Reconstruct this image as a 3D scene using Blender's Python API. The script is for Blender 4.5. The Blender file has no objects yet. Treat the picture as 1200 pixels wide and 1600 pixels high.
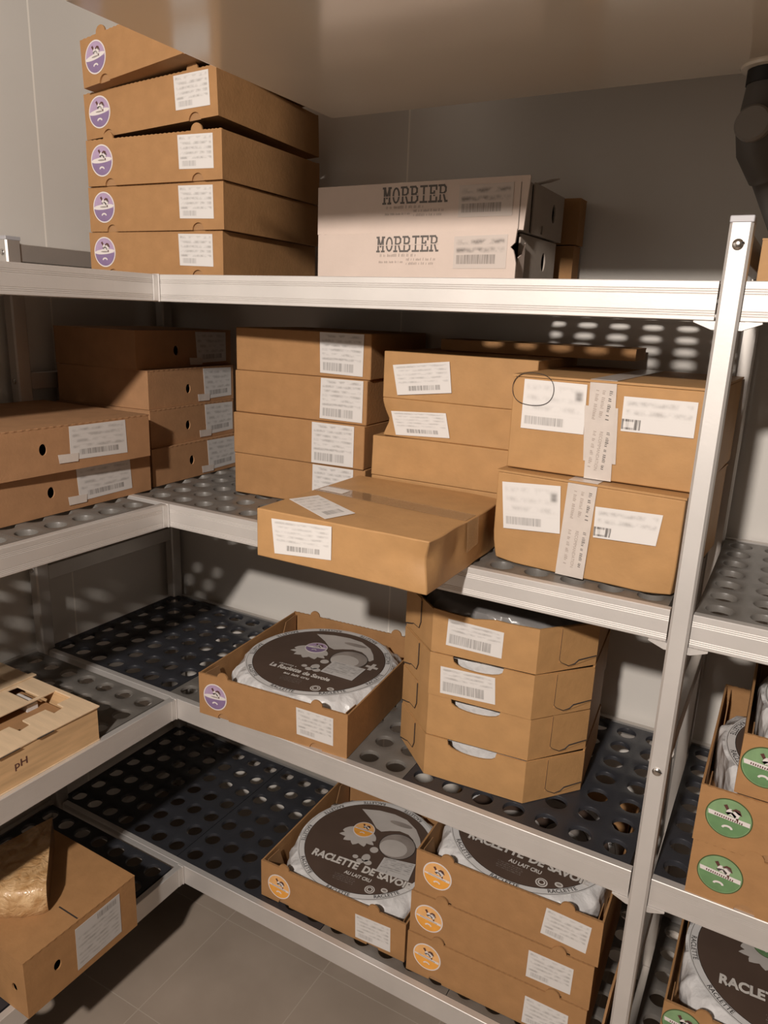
import bpy, bmesh, math, random
from mathutils import Vector, Matrix, Euler
S = bpy.context.scene
C = S.collection
PI = math.pi
R = math.radians

# ---------------------------------------------------------------- camera
cam = bpy.data.cameras.new('camera')
cam_o = bpy.data.objects.new('camera', cam)
C.objects.link(cam_o)
right = Vector((0.86877, 0.49384, 0.03690))
up = Vector((-0.16005, 0.20949, 0.96462))
fwd = Vector((-0.46864, 0.84394, -0.26103))
M = Matrix((right, up, -fwd)).transposed().to_4x4()
M.translation = Vector((1.11985, -1.07932, -0.05789))
cam_o.matrix_world = M
cam.sensor_fit = 'AUTO'
cam.sensor_width = 36.0
cam.lens = 1143.75 / 1600.0 * 36.0
cam.clip_start = 0.02
S.camera = cam_o

# ---------------------------------------------------------------- world, light, exposure
w = bpy.data.worlds.new('world')
S.world = w
w.use_nodes = True
w.node_tree.nodes['Background'].inputs[0].default_value = (1.0, 0.85, 0.72, 1)
w.node_tree.nodes['Background'].inputs[1].default_value = 0.02
S.view_settings.view_transform = 'Standard'
S.view_settings.look = 'None'
S.view_settings.gamma = 1.0
S.view_settings.exposure = 0.0
S.view_settings.use_curve_mapping = False

lamp = bpy.data.lights.new('ceiling_lamp_light', 'AREA')
lamp.shape = 'DISK'
lamp.size = 0.11
lamp.energy = 70.0
lamp.color = (1.0, 0.915, 0.835)
lamp_o = bpy.data.objects.new('ceiling_lamp_light', lamp)
lamp_o.location = (0.90, -2.25, 0.80)
lamp_o.rotation_euler = (Vector((0.35, 0.2, -0.9)) - lamp_o.location).to_track_quat('-Z', 'Y').to_euler()
C.objects.link(lamp_o)

LV1, LV2, LV3, LV4 = 0.0, -0.46, -0.9166, -1.3684
FLOOR = -1.60
CEIL = 0.95

# ---------------------------------------------------------------- materials
def principled(name):
    m = bpy.data.materials.new(name)
    m.use_nodes = True
    nt = m.node_tree
    return m, nt, nt.nodes['Principled BSDF']

def nd(nt, typ, **kw):
    n = nt.nodes.new(typ)
    for k, v in kw.items():
        setattr(n, k, v)
    return n

def plain(name, col, rough=0.5, metal=0.0, noise=0.0, nscale=20.0, bump=0.0, bscale=60.0, coat=0.0, spec=0.5, stretch=None, crease=False):
    m, nt, b = principled(name)
    b.inputs['Base Color'].default_value = (*col, 1)
    b.inputs['Roughness'].default_value = rough
    b.inputs['Metallic'].default_value = metal
    b.inputs['Specular IOR Level'].default_value = spec
    b.inputs['Coat Weight'].default_value = coat
    b.inputs['Coat Roughness'].default_value = 0.12
    tc = nd(nt, 'ShaderNodeTexCoord')
    src = tc.outputs['Object']
    if stretch:
        mp = nd(nt, 'ShaderNodeMapping')
        mp.inputs['Scale'].default_value = stretch
        nt.links.new(src, mp.inputs['Vector'])
        src = mp.outputs['Vector']
    if noise > 0:
        n = nd(nt, 'ShaderNodeTexNoise')
        n.inputs['Scale'].default_value = nscale
        n.inputs['Detail'].default_value = 5
        nt.links.new(src, n.inputs['Vector'])
        r = nd(nt, 'ShaderNodeMapRange')
        r.inputs['From Min'].default_value = 0.3
        r.inputs['From Max'].default_value = 0.7
        r.inputs['To Min'].default_value = 1 - noise
        r.inputs['To Max'].default_value = 1 + noise
        nt.links.new(n.outputs['Fac'], r.inputs['Value'])
        mx = nd(nt, 'ShaderNodeVectorMath', operation='SCALE')
        mx.inputs[0].default_value = col
        nt.links.new(r.outputs['Result'], mx.inputs['Scale'])
        nt.links.new(mx.outputs['Vector'], b.inputs['Base Color'])
    if bump > 0:
        n2 = nd(nt, 'ShaderNodeTexNoise')
        n2.inputs['Scale'].default_value = bscale
        n2.inputs['Detail'].default_value = 4
        nt.links.new(src, n2.inputs['Vector'])
        bp = nd(nt, 'ShaderNodeBump')
        bp.inputs['Strength'].default_value = bump
        bp.inputs['Distance'].default_value = 0.002
        if crease:
            vo = nd(nt, 'ShaderNodeTexVoronoi', feature='SMOOTH_F1')
            vo.inputs['Scale'].default_value = bscale
            vo.inputs['Smoothness'].default_value = 0.15
            dsp = nd(nt, 'ShaderNodeVectorMath', operation='MULTIPLY_ADD')
            nt.links.new(n2.outputs['Color'], dsp.inputs[0]); dsp.inputs[1].default_value = (.03, .03, .03); nt.links.new(src, dsp.inputs[2])
            nt.links.new(dsp.outputs[0], vo.inputs['Vector'])
            bp.inputs['Distance'].default_value = 0.008
            nt.links.new(vo.outputs['Distance'], bp.inputs['Height'])
        else:
            nt.links.new(n2.outputs['Fac'], bp.inputs['Height'])
        nt.links.new(bp.outputs['Normal'], b.inputs['Normal'])
    return m

ALU = plain('brushed_aluminium', (0.70, 0.67, 0.645), 0.55, 0.6, 0.05, 9, 0.05, 220, stretch=(1, 1, 1))
ALU_D = plain('aluminium_frame', (0.60, 0.565, 0.53), 0.48, 0.7, 0.06, 9)
STEEL = plain('bolt_steel', (0.6, 0.57, 0.54), 0.22, 1.0)
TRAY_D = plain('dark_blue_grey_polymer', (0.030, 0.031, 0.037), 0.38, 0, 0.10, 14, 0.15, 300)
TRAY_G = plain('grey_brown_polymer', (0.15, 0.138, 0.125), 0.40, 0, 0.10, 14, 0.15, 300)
CARD = plain('cardboard', (0.375, 0.20, 0.085), 0.75, 0, 0.07, 30, 0.25, 160, spec=0.25)
CARD2 = plain('cardboard_ochre', (0.45, 0.250, 0.103), 0.62, 0, 0.07, 25, 0.25, 120, spec=0.35)
CARD3 = plain('cardboard_pink_brown', (0.37, 0.20, 0.10), 0.75, 0, 0.07, 30, 0.2, 160, spec=0.25)
CARD_IN = plain('cardboard_inside', (0.36, 0.20, 0.095), 0.8, 0, 0.08, 25, 0.2, 120, spec=0.2)
CARDW = plain('white_cardboard', (0.66, 0.54, 0.47), 0.62, 0, 0.03, 18, 0.2, 120, spec=0.3)
CARDG = plain('grey_board', (0.42, 0.36, 0.31), 0.75, 0, 0.05, 18, 0.2, 120, spec=0.2)
DARK = plain('dark_ink', (0.035, 0.028, 0.025), 0.7)
INKG = plain('grey_ink', (0.12, 0.105, 0.095), 0.7)
INKL = plain('faded_ink', (0.38, 0.31, 0.27), 0.7)
PAPER = plain('white_wrap_paper', (0.70, 0.68, 0.67), 0.38, 0, 0.04, 14, 0.5, 40, coat=0.3)
PAPER_R = plain('crumpled_film', (0.68, 0.665, 0.66), 0.34, 0, 0.05, 24, 1.0, 26, coat=0.3, crease=True)
BROWNP = plain('brown_print', (0.095, 0.062, 0.047), 0.40, 0, 0.12, 9, 0.35, 22, coat=0.25)
PALEP = plain('pale_print', (0.52, 0.48, 0.45), 0.45, 0, 0.10, 14, coat=0.2)
PALED = plain('grey_print', (0.30, 0.26, 0.235), 0.45, 0, 0.18, 22, coat=0.2)
LETTER = plain('letter_print', (0.66, 0.62, 0.58), 0.45, 0, 0.10, 60, coat=0.2)
WHITE = plain('sticker_white', (0.72, 0.66, 0.64), 0.45)
PURPLE_L = plain('sticker_lilac', (0.42, 0.30, 0.45), 0.4, 0, 0.08, 60)
PURPLE = plain('sticker_purple', (0.23, 0.155, 0.29), 0.4, 0, 0.08, 60)
ORANGE_L = plain('sticker_light_orange', (0.80, 0.43, 0.16), 0.4, 0, 0.08, 60)
ORANGE = plain('sticker_orange', (0.80, 0.36, 0.06), 0.4, 0, 0.08, 60)
GREEN_L = plain('sticker_light_green', (0.21, 0.34, 0.17), 0.4, 0, 0.10, 60)
GREEN = plain('sticker_green', (0.13, 0.25, 0.11), 0.4, 0, 0.10, 60)
GREEN_R = plain('sticker_green_rim', (0.06, 0.09, 0.03), 0.4)
COW_B = plain('cow_brown', (0.10, 0.035, 0.03), 0.5)
EVAP = plain('evaporator_enamel', (0.74, 0.66, 0.55), 0.16, 0.0, 0.02, 5, 0.02, 8, coat=0.6, spec=0.8)
PIPE = plain('grey_pipe_insulation', (0.085, 0.077, 0.07), 0.55)
PIPE_G = plain('grey_pipe_plastic', (0.20, 0.185, 0.17), 0.4)
RUBBER = plain('black_rubber', (0.01, 0.009, 0.009), 0.6)
PLY = plain('plywood', (0.70, 0.52, 0.34), 0.62, 0, 0.10, 6, 0.15, 60, stretch=(10, 1.2, 10), spec=0.3)
PINE = plain('pine_board', (0.62, 0.40, 0.21), 0.6, 0, 0.16, 5, 0.15, 60, stretch=(2, 1.1, 16), spec=0.3)
TAPE_C = plain('pale_tape', (0.62, 0.55, 0.50), 0.28, 0, 0.06, 30, 0.3, 60, coat=0.3)
CAPP = plain('grey_plastic_cap', (0.42, 0.41, 0.43), 0.45)
GREYFILM = plain('grey_film', (0.20, 0.19, 0.185), 0.30, 0, 0.15, 16, 0.9, 26, coat=0.4)

def film(name, col, alpha):
    m, nt, b = principled(name)
    b.inputs['Base Color'].default_value = (*col, 1)
    b.inputs['Roughness'].default_value = 0.12
    b.inputs['Alpha'].default_value = alpha
    b.inputs['Coat Weight'].default_value = 0.6
    n = nd(nt, 'ShaderNodeTexNoise')
    n.inputs['Scale'].default_value = 45
    tc = nd(nt, 'ShaderNodeTexCoord')
    nt.links.new(tc.outputs['Object'], n.inputs['Vector'])
    bp = nd(nt, 'ShaderNodeBump')
    bp.inputs['Strength'].default_value = 0.6
    bp.inputs['Distance'].default_value = 0.002
    nt.links.new(n.outputs['Fac'], bp.inputs['Height'])
    nt.links.new(bp.outputs['Normal'], b.inputs['Normal'])
    return m
CLEAR_TAPE = film('clear_tape', (0.42, 0.27, 0.15), 0.45)

def cheese_mat():
    m, nt, b = principled('wrapped_cheese_rind')
    tc = nd(nt, 'ShaderNodeTexCoord')
    n = nd(nt, 'ShaderNodeTexNoise')
    n.inputs['Scale'].default_value = 26
    n.inputs['Detail'].default_value = 6
    n.inputs['Distortion'].default_value = 1.2
    nt.links.new(tc.outputs['Object'], n.inputs['Vector'])
    cr = nd(nt, 'ShaderNodeValToRGB')
    cr.color_ramp.elements[0].position = 0.32
    cr.color_ramp.elements[0].color = (0.42, 0.22, 0.08, 1)
    cr.color_ramp.elements[1].position = 0.68
    cr.color_ramp.elements[1].color = (0.74, 0.50, 0.27, 1)
    nt.links.new(n.outputs['Fac'], cr.inputs['Fac'])
    nt.links.new(cr.outputs['Color'], b.inputs['Base Color'])
    b.inputs['Roughness'].default_value = 0.45
    b.inputs['Coat Weight'].default_value = 1.0
    b.inputs['Coat Roughness'].default_value = 0.06
    n2 = nd(nt, 'ShaderNodeTexNoise')
    n2.inputs['Scale'].default_value = 38
    n2.inputs['Detail'].default_value = 3
    n2.inputs['Distortion'].default_value = 2.0
    nt.links.new(tc.outputs['Object'], n2.inputs['Vector'])
    bp = nd(nt, 'ShaderNodeBump')
    bp.inputs['Strength'].default_value = 0.9
    bp.inputs['Distance'].default_value = 0.005
    nt.links.new(n2.outputs['Fac'], bp.inputs['Height'])
    nt.links.new(bp.outputs['Normal'], b.inputs['Normal'])
    nt.links.new(bp.outputs['Normal'], b.inputs['Coat Normal'])
    return m
CHEESE = cheese_mat()
CHEESE_CUT = plain('cheese_cut_face', (0.16, 0.085, 0.035), 0.35, 0, 0.1, 20, 0.3, 40, coat=0.5)

def tile_mat():
    m, nt, b = principled('floor_tiles')
    g = nd(nt, 'ShaderNodeNewGeometry')
    sep = nd(nt, 'ShaderNodeSeparateXYZ')
    nt.links.new(g.outputs['Position'], sep.inputs[0])
    fac = None
    for ax, off in (('X', 0.038), ('Y', 0.11)):
        a = nd(nt, 'ShaderNodeMath', operation='SUBTRACT')
        nt.links.new(sep.outputs[ax], a.inputs[0]); a.inputs[1].default_value = off - 9.0 - 0.0
        d = nd(nt, 'ShaderNodeMath', operation='DIVIDE')
        nt.links.new(a.outputs[0], d.inputs[0]); d.inputs[1].default_value = 0.30
        f = nd(nt, 'ShaderNodeMath', operation='FRACT')
        nt.links.new(d.outputs[0], f.inputs[0])
        p = nd(nt, 'ShaderNodeMath', operation='PINGPONG')
        nt.links.new(f.outputs[0], p.inputs[0]); p.inputs[1].default_value = 0.5
        l = nd(nt, 'ShaderNodeMath', operation='LESS_THAN')
        nt.links.new(p.outputs[0], l.inputs[0]); l.inputs[1].default_value = 0.0042
        if fac is None:
            fac = l
        else:
            mx = nd(nt, 'ShaderNodeMath', operation='MAXIMUM')
            nt.links.new(fac.outputs[0], mx.inputs[0]); nt.links.new(l.outputs[0], mx.inputs[1])
            fac = mx
    n = nd(nt, 'ShaderNodeTexNoise')
    n.inputs['Scale'].default_value = 7; n.inputs['Detail'].default_value = 8
    nt.links.new(g.outputs['Position'], n.inputs['Vector'])
    cr = nd(nt, 'ShaderNodeValToRGB')
    cr.color_ramp.elements[0].position = 0.3; cr.color_ramp.elements[0].color = (0.31, 0.25, 0.20, 1)
    cr.color_ramp.elements[1].position = 0.7; cr.color_ramp.elements[1].color = (0.37, 0.30, 0.243, 1)
    nt.links.new(n.outputs['Fac'], cr.inputs['Fac'])
    mix = nd(nt, 'ShaderNodeMix', data_type='RGBA')
    nt.links.new(fac.outputs[0], mix.inputs['Factor'])
    nt.links.new(cr.outputs['Color'], mix.inputs['A'])
    mix.inputs['B'].default_value = (0.42, 0.35, 0.29, 1)
    nt.links.new(mix.outputs['Result'], b.inputs['Base Color'])
    b.inputs['Roughness'].default_value = 0.55
    bp = nd(nt, 'ShaderNodeBump'); bp.inputs['Strength'].default_value = 0.6; bp.inputs['Distance'].default_value = 0.002; bp.invert = True
    nt.links.new(fac.outputs[0], bp.inputs['Height'])
    nt.links.new(bp.outputs['Normal'], b.inputs['Normal'])
    return m

def wall_mat(name, axis, joints, col=(0.70, 0.665, 0.62)):
    """insulated cold-room panels; vertical joints where the panels meet"""
    m, nt, b = principled(name)
    g = nd(nt, 'ShaderNodeNewGeometry')
    sep = nd(nt, 'ShaderNodeSeparateXYZ')
    nt.links.new(g.outputs['Position'], sep.inputs[0])
    tot = None
    for j in joints:
        a = nd(nt, 'ShaderNodeMath', operation='SUBTRACT')
        nt.links.new(sep.outputs[axis], a.inputs[0]); a.inputs[1].default_value = j
        ab = nd(nt, 'ShaderNodeMath', operation='ABSOLUTE')
        nt.links.new(a.outputs[0], ab.inputs[0])
        l = nd(nt, 'ShaderNodeMath', operation='LESS_THAN')
        nt.links.new(ab.outputs[0], l.inputs[0]); l.inputs[1].default_value = 0.0022
        if tot is None:
            tot = l
        else:
            mx = nd(nt, 'ShaderNodeMath', operation='MAXIMUM')
            nt.links.new(tot.outputs[0], mx.inputs[0]); nt.links.new(l.outputs[0], mx.inputs[1]); tot = mx
    n = nd(nt, 'ShaderNodeTexNoise')
    n.inputs['Scale'].default_value = 2.5; n.inputs['Detail'].default_value = 6
    nt.links.new(g.outputs['Position'], n.inputs['Vector'])
    cr = nd(nt, 'ShaderNodeValToRGB')
    cr.color_ramp.elements[0].position = 0.3; cr.color_ramp.elements[0].color = (*[c * 0.96 for c in col], 1)
    cr.color_ramp.elements[1].position = 0.7; cr.color_ramp.elements[1].color = (*[c * 1.04 for c in col], 1)
    nt.links.new(n.outputs['Fac'], cr.inputs['Fac'])
    mix = nd(nt, 'ShaderNodeMix', data_type='RGBA')
    nt.links.new(tot.outputs[0], mix.inputs['Factor'])
    nt.links.new(cr.outputs['Color'], mix.inputs['A'])
    mix.inputs['B'].default_value = (0.92, 0.87, 0.80, 1)
    nt.links.new(mix.outputs['Result'], b.inputs['Base Color'])
    b.inputs['Roughness'].default_value = 0.5
    n2 = nd(nt, 'ShaderNodeTexNoise'); n2.inputs['Scale'].default_value = 260
    nt.links.new(g.outputs['Position'], n2.inputs['Vector'])
    bp = nd(nt, 'ShaderNodeBump'); bp.inputs['Strength'].default_value = 0.12; bp.inputs['Distance'].default_value = 0.001
    nt.links.new(n2.outputs['Fac'], bp.inputs['Height'])
    nt.links.new(bp.outputs['Normal'], b.inputs['Normal'])
    return m

_lm = {}
def label_mat(style):
    """white printed label: soft grey text rows and a barcode, by UV"""
    if style in _lm:
        return _lm[style]
    paper, ink, rows, bar, dark, seed = {
        'rac':   ((0.66, 0.630, 0.611), 0.30, 7, (0.10, 0.50, 0.08, 0.24), 0.55, 1.0),
        'oct':   ((0.70, 0.668, 0.647), 0.28, 7, (0.05, 0.80, 0.10, 0.46), 0.75, 2.0),
        'four':  ((0.66, 0.630, 0.611), 0.30, 9, (0.06, 0.78, 0.07, 0.27), 0.62, 3.0),
        'small': ((0.72, 0.688, 0.666), 0.22, 8, (0.22, 0.80, 0.12, 0.28), 0.90, 4.0),
        'big':   ((0.73, 0.697, 0.675), 0.14, 5, (0.05, 0.68, 0.10, 0.27), 0.75, 5.0),
        'wide':  ((0.72, 0.688, 0.666), 0.24, 4, (0.00, 0.27, 0.06, 0.36), 1.60, 6.0),
        'pink':  ((0.60, 0.573, 0.555), 0.26, 6, (0.16, 0.84, 0.12, 0.28), 0.85, 7.0),
        'white': ((0.58, 0.50, 0.45), 0.45, 4, (0.06, 0.80, 0.14, 0.42), 0.85, 8.0),
        'ship':  ((0.52, 0.497, 0.481), 0.30, 10, (0.48, 0.92, 0.82, 0.95), 0.80, 9.0),
        'disc':  ((0.56, 0.535, 0.518), 0.45, 9, (0.04, 0.35, 0.06, 0.2), 0.5, 10.0),
    }[style]
    m, nt, b = principled('printed_label_' + style)
    uv = nd(nt, 'ShaderNodeUVMap')
    sep = nd(nt, 'ShaderNodeSeparateXYZ')
    nt.links.new(uv.outputs['UV'], sep.inputs[0])
    def mth(op, a, b_=None, clamp=False):
        n = nd(nt, 'ShaderNodeMath', operation=op); n.use_clamp = clamp
        for i, v in enumerate((a, b_)):
            if v is None: continue
            if isinstance(v, (int, float)): n.inputs[i].default_value = v
            else: nt.links.new(v, n.inputs[i])
        return n.outputs[0]
    def noise(sx, sy, sc, off, det=2):
        mp = nd(nt, 'ShaderNodeMapping'); mp.inputs['Scale'].default_value = (sx, sy, 1)
        mp.inputs['Location'].default_value = (off * 3.1, off * 7.7, off)
        nt.links.new(uv.outputs['UV'], mp.inputs['Vector'])
        n = nd(nt, 'ShaderNodeTexNoise'); n.inputs['Scale'].default_value = sc; n.inputs['Detail'].default_value = det
        nt.links.new(mp.outputs['Vector'], n.inputs['Vector'])
        return n.outputs['Fac']
    U, V = sep.outputs['X'], sep.outputs['Y']
    def box(u0, u1, v0, v1, s=0.03):
        def st(x, e, sign):
            n = nd(nt, 'ShaderNodeMapRange'); n.interpolation_type = 'SMOOTHSTEP'
            n.inputs['From Min'].default_value = e - s * 0.5; n.inputs['From Max'].default_value = e + s * 0.5
            n.inputs['To Min'].default_value = 0 if sign > 0 else 1; n.inputs['To Max'].default_value = 1 if sign > 0 else 0
            nt.links.new(x, n.inputs['Value']); return n.outputs['Result']
        return mth('MULTIPLY', mth('MULTIPLY', st(U, u0, 1), st(U, u1, -1)), mth('MULTIPLY', st(V, v0, 1), st(V, v1, -1)))
    row = mth('SINE', mth('MULTIPLY', V, rows * 6.283))
    row = mth('ADD', mth('MULTIPLY', row, 0.5), 0.5)
    words = mth('MULTIPLY', mth('SUBTRACT', noise(6, rows * 0.8, 1.0, seed), 0.38), 4.0, True)
    fine = noise(60, 14, 1.0, seed + 3)
    txt = mth('MULTIPLY', mth('MULTIPLY', row, words), mth('ADD', fine, 0.9))
    txt = mth('MULTIPLY', txt, box(0.05, 0.95, bar[3] + 0.04 if bar[2] < 0.5 else 0.05, 0.96 if bar[2] < 0.5 else 0.78, 0.05))
    txt = mth('MULTIPLY', txt, ink)
    barn = mth('MULTIPLY', mth('SUBTRACT', noise(46, 0.6, 1.0, seed + 9), 0.30), 2.2, True)
    bars = mth('MULTIPLY', mth('MULTIPLY', barn, box(*bar)), dark)
    tot = mth('ADD', txt, bars, True)
    if style == 'wide':
        hole = box(0.03, 0.17, 0.12, 0.29)
        tot = mth('SUBTRACT', tot, mth('MULTIPLY', hole, 0.55), True)
    if style == 'big':
        tot = mth('ADD', tot, mth('MULTIPLY', box(0.84, 0.94, 0.66, 0.82, 0.08), 0.6), True)
    mix = nd(nt, 'ShaderNodeMix', data_type='RGBA')
    nt.links.new(tot, mix.inputs['Factor'])
    mix.inputs['A'].default_value = (*paper, 1)
    mix.inputs['B'].default_value = (0.06, 0.05, 0.045, 1)
    nt.links.new(mix.outputs['Result'], b.inputs['Base Color'])
    b.inputs['Roughness'].default_value = 0.5
    _lm[style] = m
    return m

# ---------------------------------------------------------------- mesh builder
class MB:
    def __init__(s):
        s.v = []; s.f = []; s.mi = []; s.mats = []; s.uv = {}
    def m(s, mat):
        if mat not in s.mats: s.mats.append(mat)
        return s.mats.index(mat)
    def add(s, vs, fs, mat, T=None, uvs=None):
        o = len(s.v); k = s.m(mat)
        for p in vs:
            s.v.append(tuple(T @ Vector(p)) if T is not None else tuple(p))
        for i, f in enumerate(fs):
            if uvs: s.uv[len(s.f)] = uvs[i]
            s.f.append([o + j for j in f]); s.mi.append(k)
    def box(s, x0, x1, y0, y1, z0, z1, mat, T=None):
        vs = [(x0,y0,z0),(x1,y0,z0),(x1,y1,z0),(x0,y1,z0),(x0,y0,z1),(x1,y0,z1),(x1,y1,z1),(x0,y1,z1)]
        s.add(vs, [(0,3,2,1),(4,5,6,7),(0,1,5,4),(1,2,6,5),(2,3,7,6),(3,0,4,7)], mat, T)
    def panel(s, outer, holes, t, mat, T=None):
        """plate: outline (and holes) in the local xy plane, thickness t along +z"""
        if not holes:
            n = len(outer)
            vs = [(x, y, 0) for x, y in outer] + [(x, y, t) for x, y in outer]
            fs = [tuple(reversed(range(n))), tuple(range(n, 2 * n))] + [(i, (i + 1) % n, n + (i + 1) % n, n + i) for i in range(n)]
            s.add(vs, fs, mat, T); return
        bm = bmesh.new(); loops = []
        for L in [outer] + holes:
            vv = [bm.verts.new((x, y, 0)) for x, y in L]
            for i in range(len(vv)): bm.edges.new((vv[i], vv[(i + 1) % len(vv)]))
            loops.append([len(L)])
        bmesh.ops.triangle_fill(bm, use_beauty=True, edges=bm.edges[:], normal=(0, 0, 1))
        bm.verts.ensure_lookup_table(); bm.verts.index_update()
        n = len(bm.verts)
        vs = [(v.co.x, v.co.y, 0) for v in bm.verts] + [(v.co.x, v.co.y, t) for v in bm.verts]
        fs = []
        for f in bm.faces:
            ids = [v.index for v in f.verts]
            if f.normal.z < 0: ids.reverse()
            fs.append(tuple(i + n for i in ids)); fs.append(tuple(reversed(ids)))
        k = 0
        for L in [outer] + holes:
            m_ = len(L)
            for i in range(m_):
                a, b_ = k + i, k + (i + 1) % m_
                fs.append((a, b_, n + b_, n + a))
            k += m_
        bm.free()
        s.add(vs, fs, mat, T)
    def tube(s, pts, r, mat, seg=14, T=None):
        rs = r if isinstance(r, (list, tuple)) else [r] * len(pts)
        vs = []; fs = []; P = [Vector(p) for p in pts]
        nprev = None
        for i, p in enumerate(P):
            d = (P[min(i + 1, len(P) - 1)] - P[max(i - 1, 0)]).normalized()
            if nprev is None:
                a = Vector((0, 0, 1)) if abs(d.z) < 0.9 else Vector((1, 0, 0))
                nprev = d.cross(a).normalized()
            nprev = (nprev - d * nprev.dot(d)).normalized()
            b_ = d.cross(nprev)
            for k in range(seg):
                t = 2 * PI * k / seg
                vs.append(p + (nprev * math.cos(t) + b_ * math.sin(t)) * rs[i])
        for i in range(len(P) - 1):
            for k in range(seg):
                k2 = (k + 1) % seg
                fs.append((i * seg + k, i * seg + k2, (i + 1) * seg + k2, (i + 1) * seg + k))
        fs.append(tuple(reversed(range(seg)))); fs.append(tuple(range((len(P) - 1) * seg, len(P) * seg)))
        s.add(vs, fs, mat, T)
    def build(s, name, parent=None, smooth=False, bevel=0, seg=1, ang=35):
        me = bpy.data.meshes.new(name)
        me.from_pydata(s.v, [], s.f)
        for m_ in s.mats: me.materials.append(m_)
        me.polygons.foreach_set('material_index', s.mi)
        if s.uv:
            ul = me.uv_layers.new(name='UVMap')
            for pi, uvs in s.uv.items():
                for li, uvc in zip(me.polygons[pi].loop_indices, uvs): ul.data[li].uv = uvc
        bm = bmesh.new(); bm.from_mesh(me)
        bmesh.ops.recalc_face_normals(bm, faces=bm.faces[:])
        bm.to_mesh(me); bm.free()
        if smooth:
            me.polygons.foreach_set('use_smooth', [True] * len(me.polygons))
            me.set_sharp_from_angle(angle=R(ang))
        me.update()
        o = bpy.data.objects.new(name, me)
        C.objects.link(o)
        if parent is not None: o.parent = parent
        if bevel:
            b_ = o.modifiers.new('bevel', 'BEVEL'); b_.width = bevel; b_.segments = seg; b_.limit_method = 'ANGLE'; b_.angle_limit = R(40)
        return o

def thing(name, label, cat, loc, rot=(0, 0, 0), group=None):
    o = bpy.data.objects.new(name, None)
    o.empty_display_size = 0.05
    C.objects.link(o)
    o.location = loc; o.rotation_euler = rot
    o['label'] = label; o['category'] = cat
    if group: o['group'] = group
    return o
def tag(o, label, cat, group=None):
    o['label'] = label; o['category'] = cat
    if group: o['group'] = group
    return o
def struct(o):
    o['kind'] = 'structure'; return o

# frames that put a local xy plate on a box face: x->u, y->v, +z -> outwards
def FRONT(y=0.0):   # faces -y
    return Matrix(((1,0,0,0),(0,0,-1,y),(0,1,0,0),(0,0,0,1)))
def RIGHT(x):       # faces +x ; u = y
    return Matrix(((0,0,1,x),(1,0,0,0),(0,1,0,0),(0,0,0,1)))
def LEFT(x):        # faces -x ; u = y (mirrored)
    return Matrix(((0,0,-1,x),(1,0,0,0),(0,1,0,0),(0,0,0,1)))
def BACK(y):
    return Matrix(((1,0,0,0),(0,0,1,y),(0,1,0,0),(0,0,0,1)))
def TOP(z):
    return Matrix(((1,0,0,0),(0,1,0,0),(0,0,1,z),(0,0,0,1)))

def ellipse(cx, cy, rx, ry, n=24, a0=0.0):
    return [(cx + rx * math.cos(2 * PI * i / n + a0), cy + ry * math.sin(2 * PI * i / n + a0)) for i in range(n)]

def decal(mb, quad, z, mat, T):
    """quad: 4 (u,v) TL,TR,BR,BL -> thin sheet with UV; slight real thickness"""
    tl, tr, br, bl = quad
    t = 0.0003
    top = [(*bl, z + t), (*br, z + t), (*tr, z + t), (*tl, z + t)]
    bot = [(*bl, z - t), (*br, z - t), (*tr, z - t), (*tl, z - t)]
    uv = [(0, 0), (1, 0), (1, 1), (0, 1)]
    mb.add(top + bot, [(0, 1, 2, 3), (7, 6, 5, 4), (0, 4, 5, 1), (1, 5, 6, 2), (2, 6, 7, 3), (3, 7, 4, 0)], mat, T,
           uvs=[uv, [(0, 0)] * 4] + [[(0, 0)] * 4] * 4)

_tx = {}
def text2d(s, size=1.0, bold=0.0):
    """2D triangles of a string from Blender's built-in font"""
    key = (s, bold)
    if key not in _tx:
        cu = bpy.data.curves.new('t', 'FONT'); cu.body = s; cu.size = 1.0; cu.offset = bold; cu.resolution_u = 3
        ob = bpy.data.objects.new('t', cu)
        C.objects.link(ob)
        dg = bpy.context.evaluated_depsgraph_get(); dg.update()
        me = bpy.data.meshes.new_from_object(ob.evaluated_get(dg))
        vs = [(v.co.x, v.co.y) for v in me.vertices]; fs = [tuple(p.vertices) for p in me.polygons]
        C.objects.unlink(ob); bpy.data.objects.remove(ob); bpy.data.curves.remove(cu); bpy.data.meshes.remove(me)
        _tx[key] = (vs, fs)
    vs, fs = _tx[key]
    return [(x * size, y * size) for x, y in vs], fs
def put_text(mb, s, x, y, width, height, z, mat, T, bold=0.0, ang=0.0):
    vs, fs = text2d(s, 1.0, bold)
    x0 = min(v[0] for v in vs); x1 = max(v[0] for v in vs); y0 = min(v[1] for v in vs); y1 = max(v[1] for v in vs)
    ca, sa = math.cos(ang), math.sin(ang); out = []
    for vx, vy in vs:
        a = (vx - x0) / (x1 - x0) * width; b_ = (vy - y0) / (y1 - y0) * height
        out.append((x + a * ca - b_ * sa, y + a * sa + b_ * ca, z))
    mb.add(out, fs, mat, T)
def strokes(mb, x, y, width, height, z, mat, T, seedn=1, ang=0.0):
    """print too small or blurred to read: a row of little uprights"""
    rnd = random.Random(seedn); ca, sa = math.cos(ang), math.sin(ang); u = 0.0
    while u < width:
        a = height * rnd.uniform(.14, .30); hh = height * rnd.uniform(.6, 1.0)
        P = [(u, 0), (u + a, 0), (u + a + height * .08, hh), (u + height * .08, hh)]
        mb.add([(x + p * ca - q * sa, y + p * sa + q * ca, z) for p, q in P], [(0, 1, 2, 3)], mat, T)
        u += a + height * rnd.choice((.2, .25, .3, .9))
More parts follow.
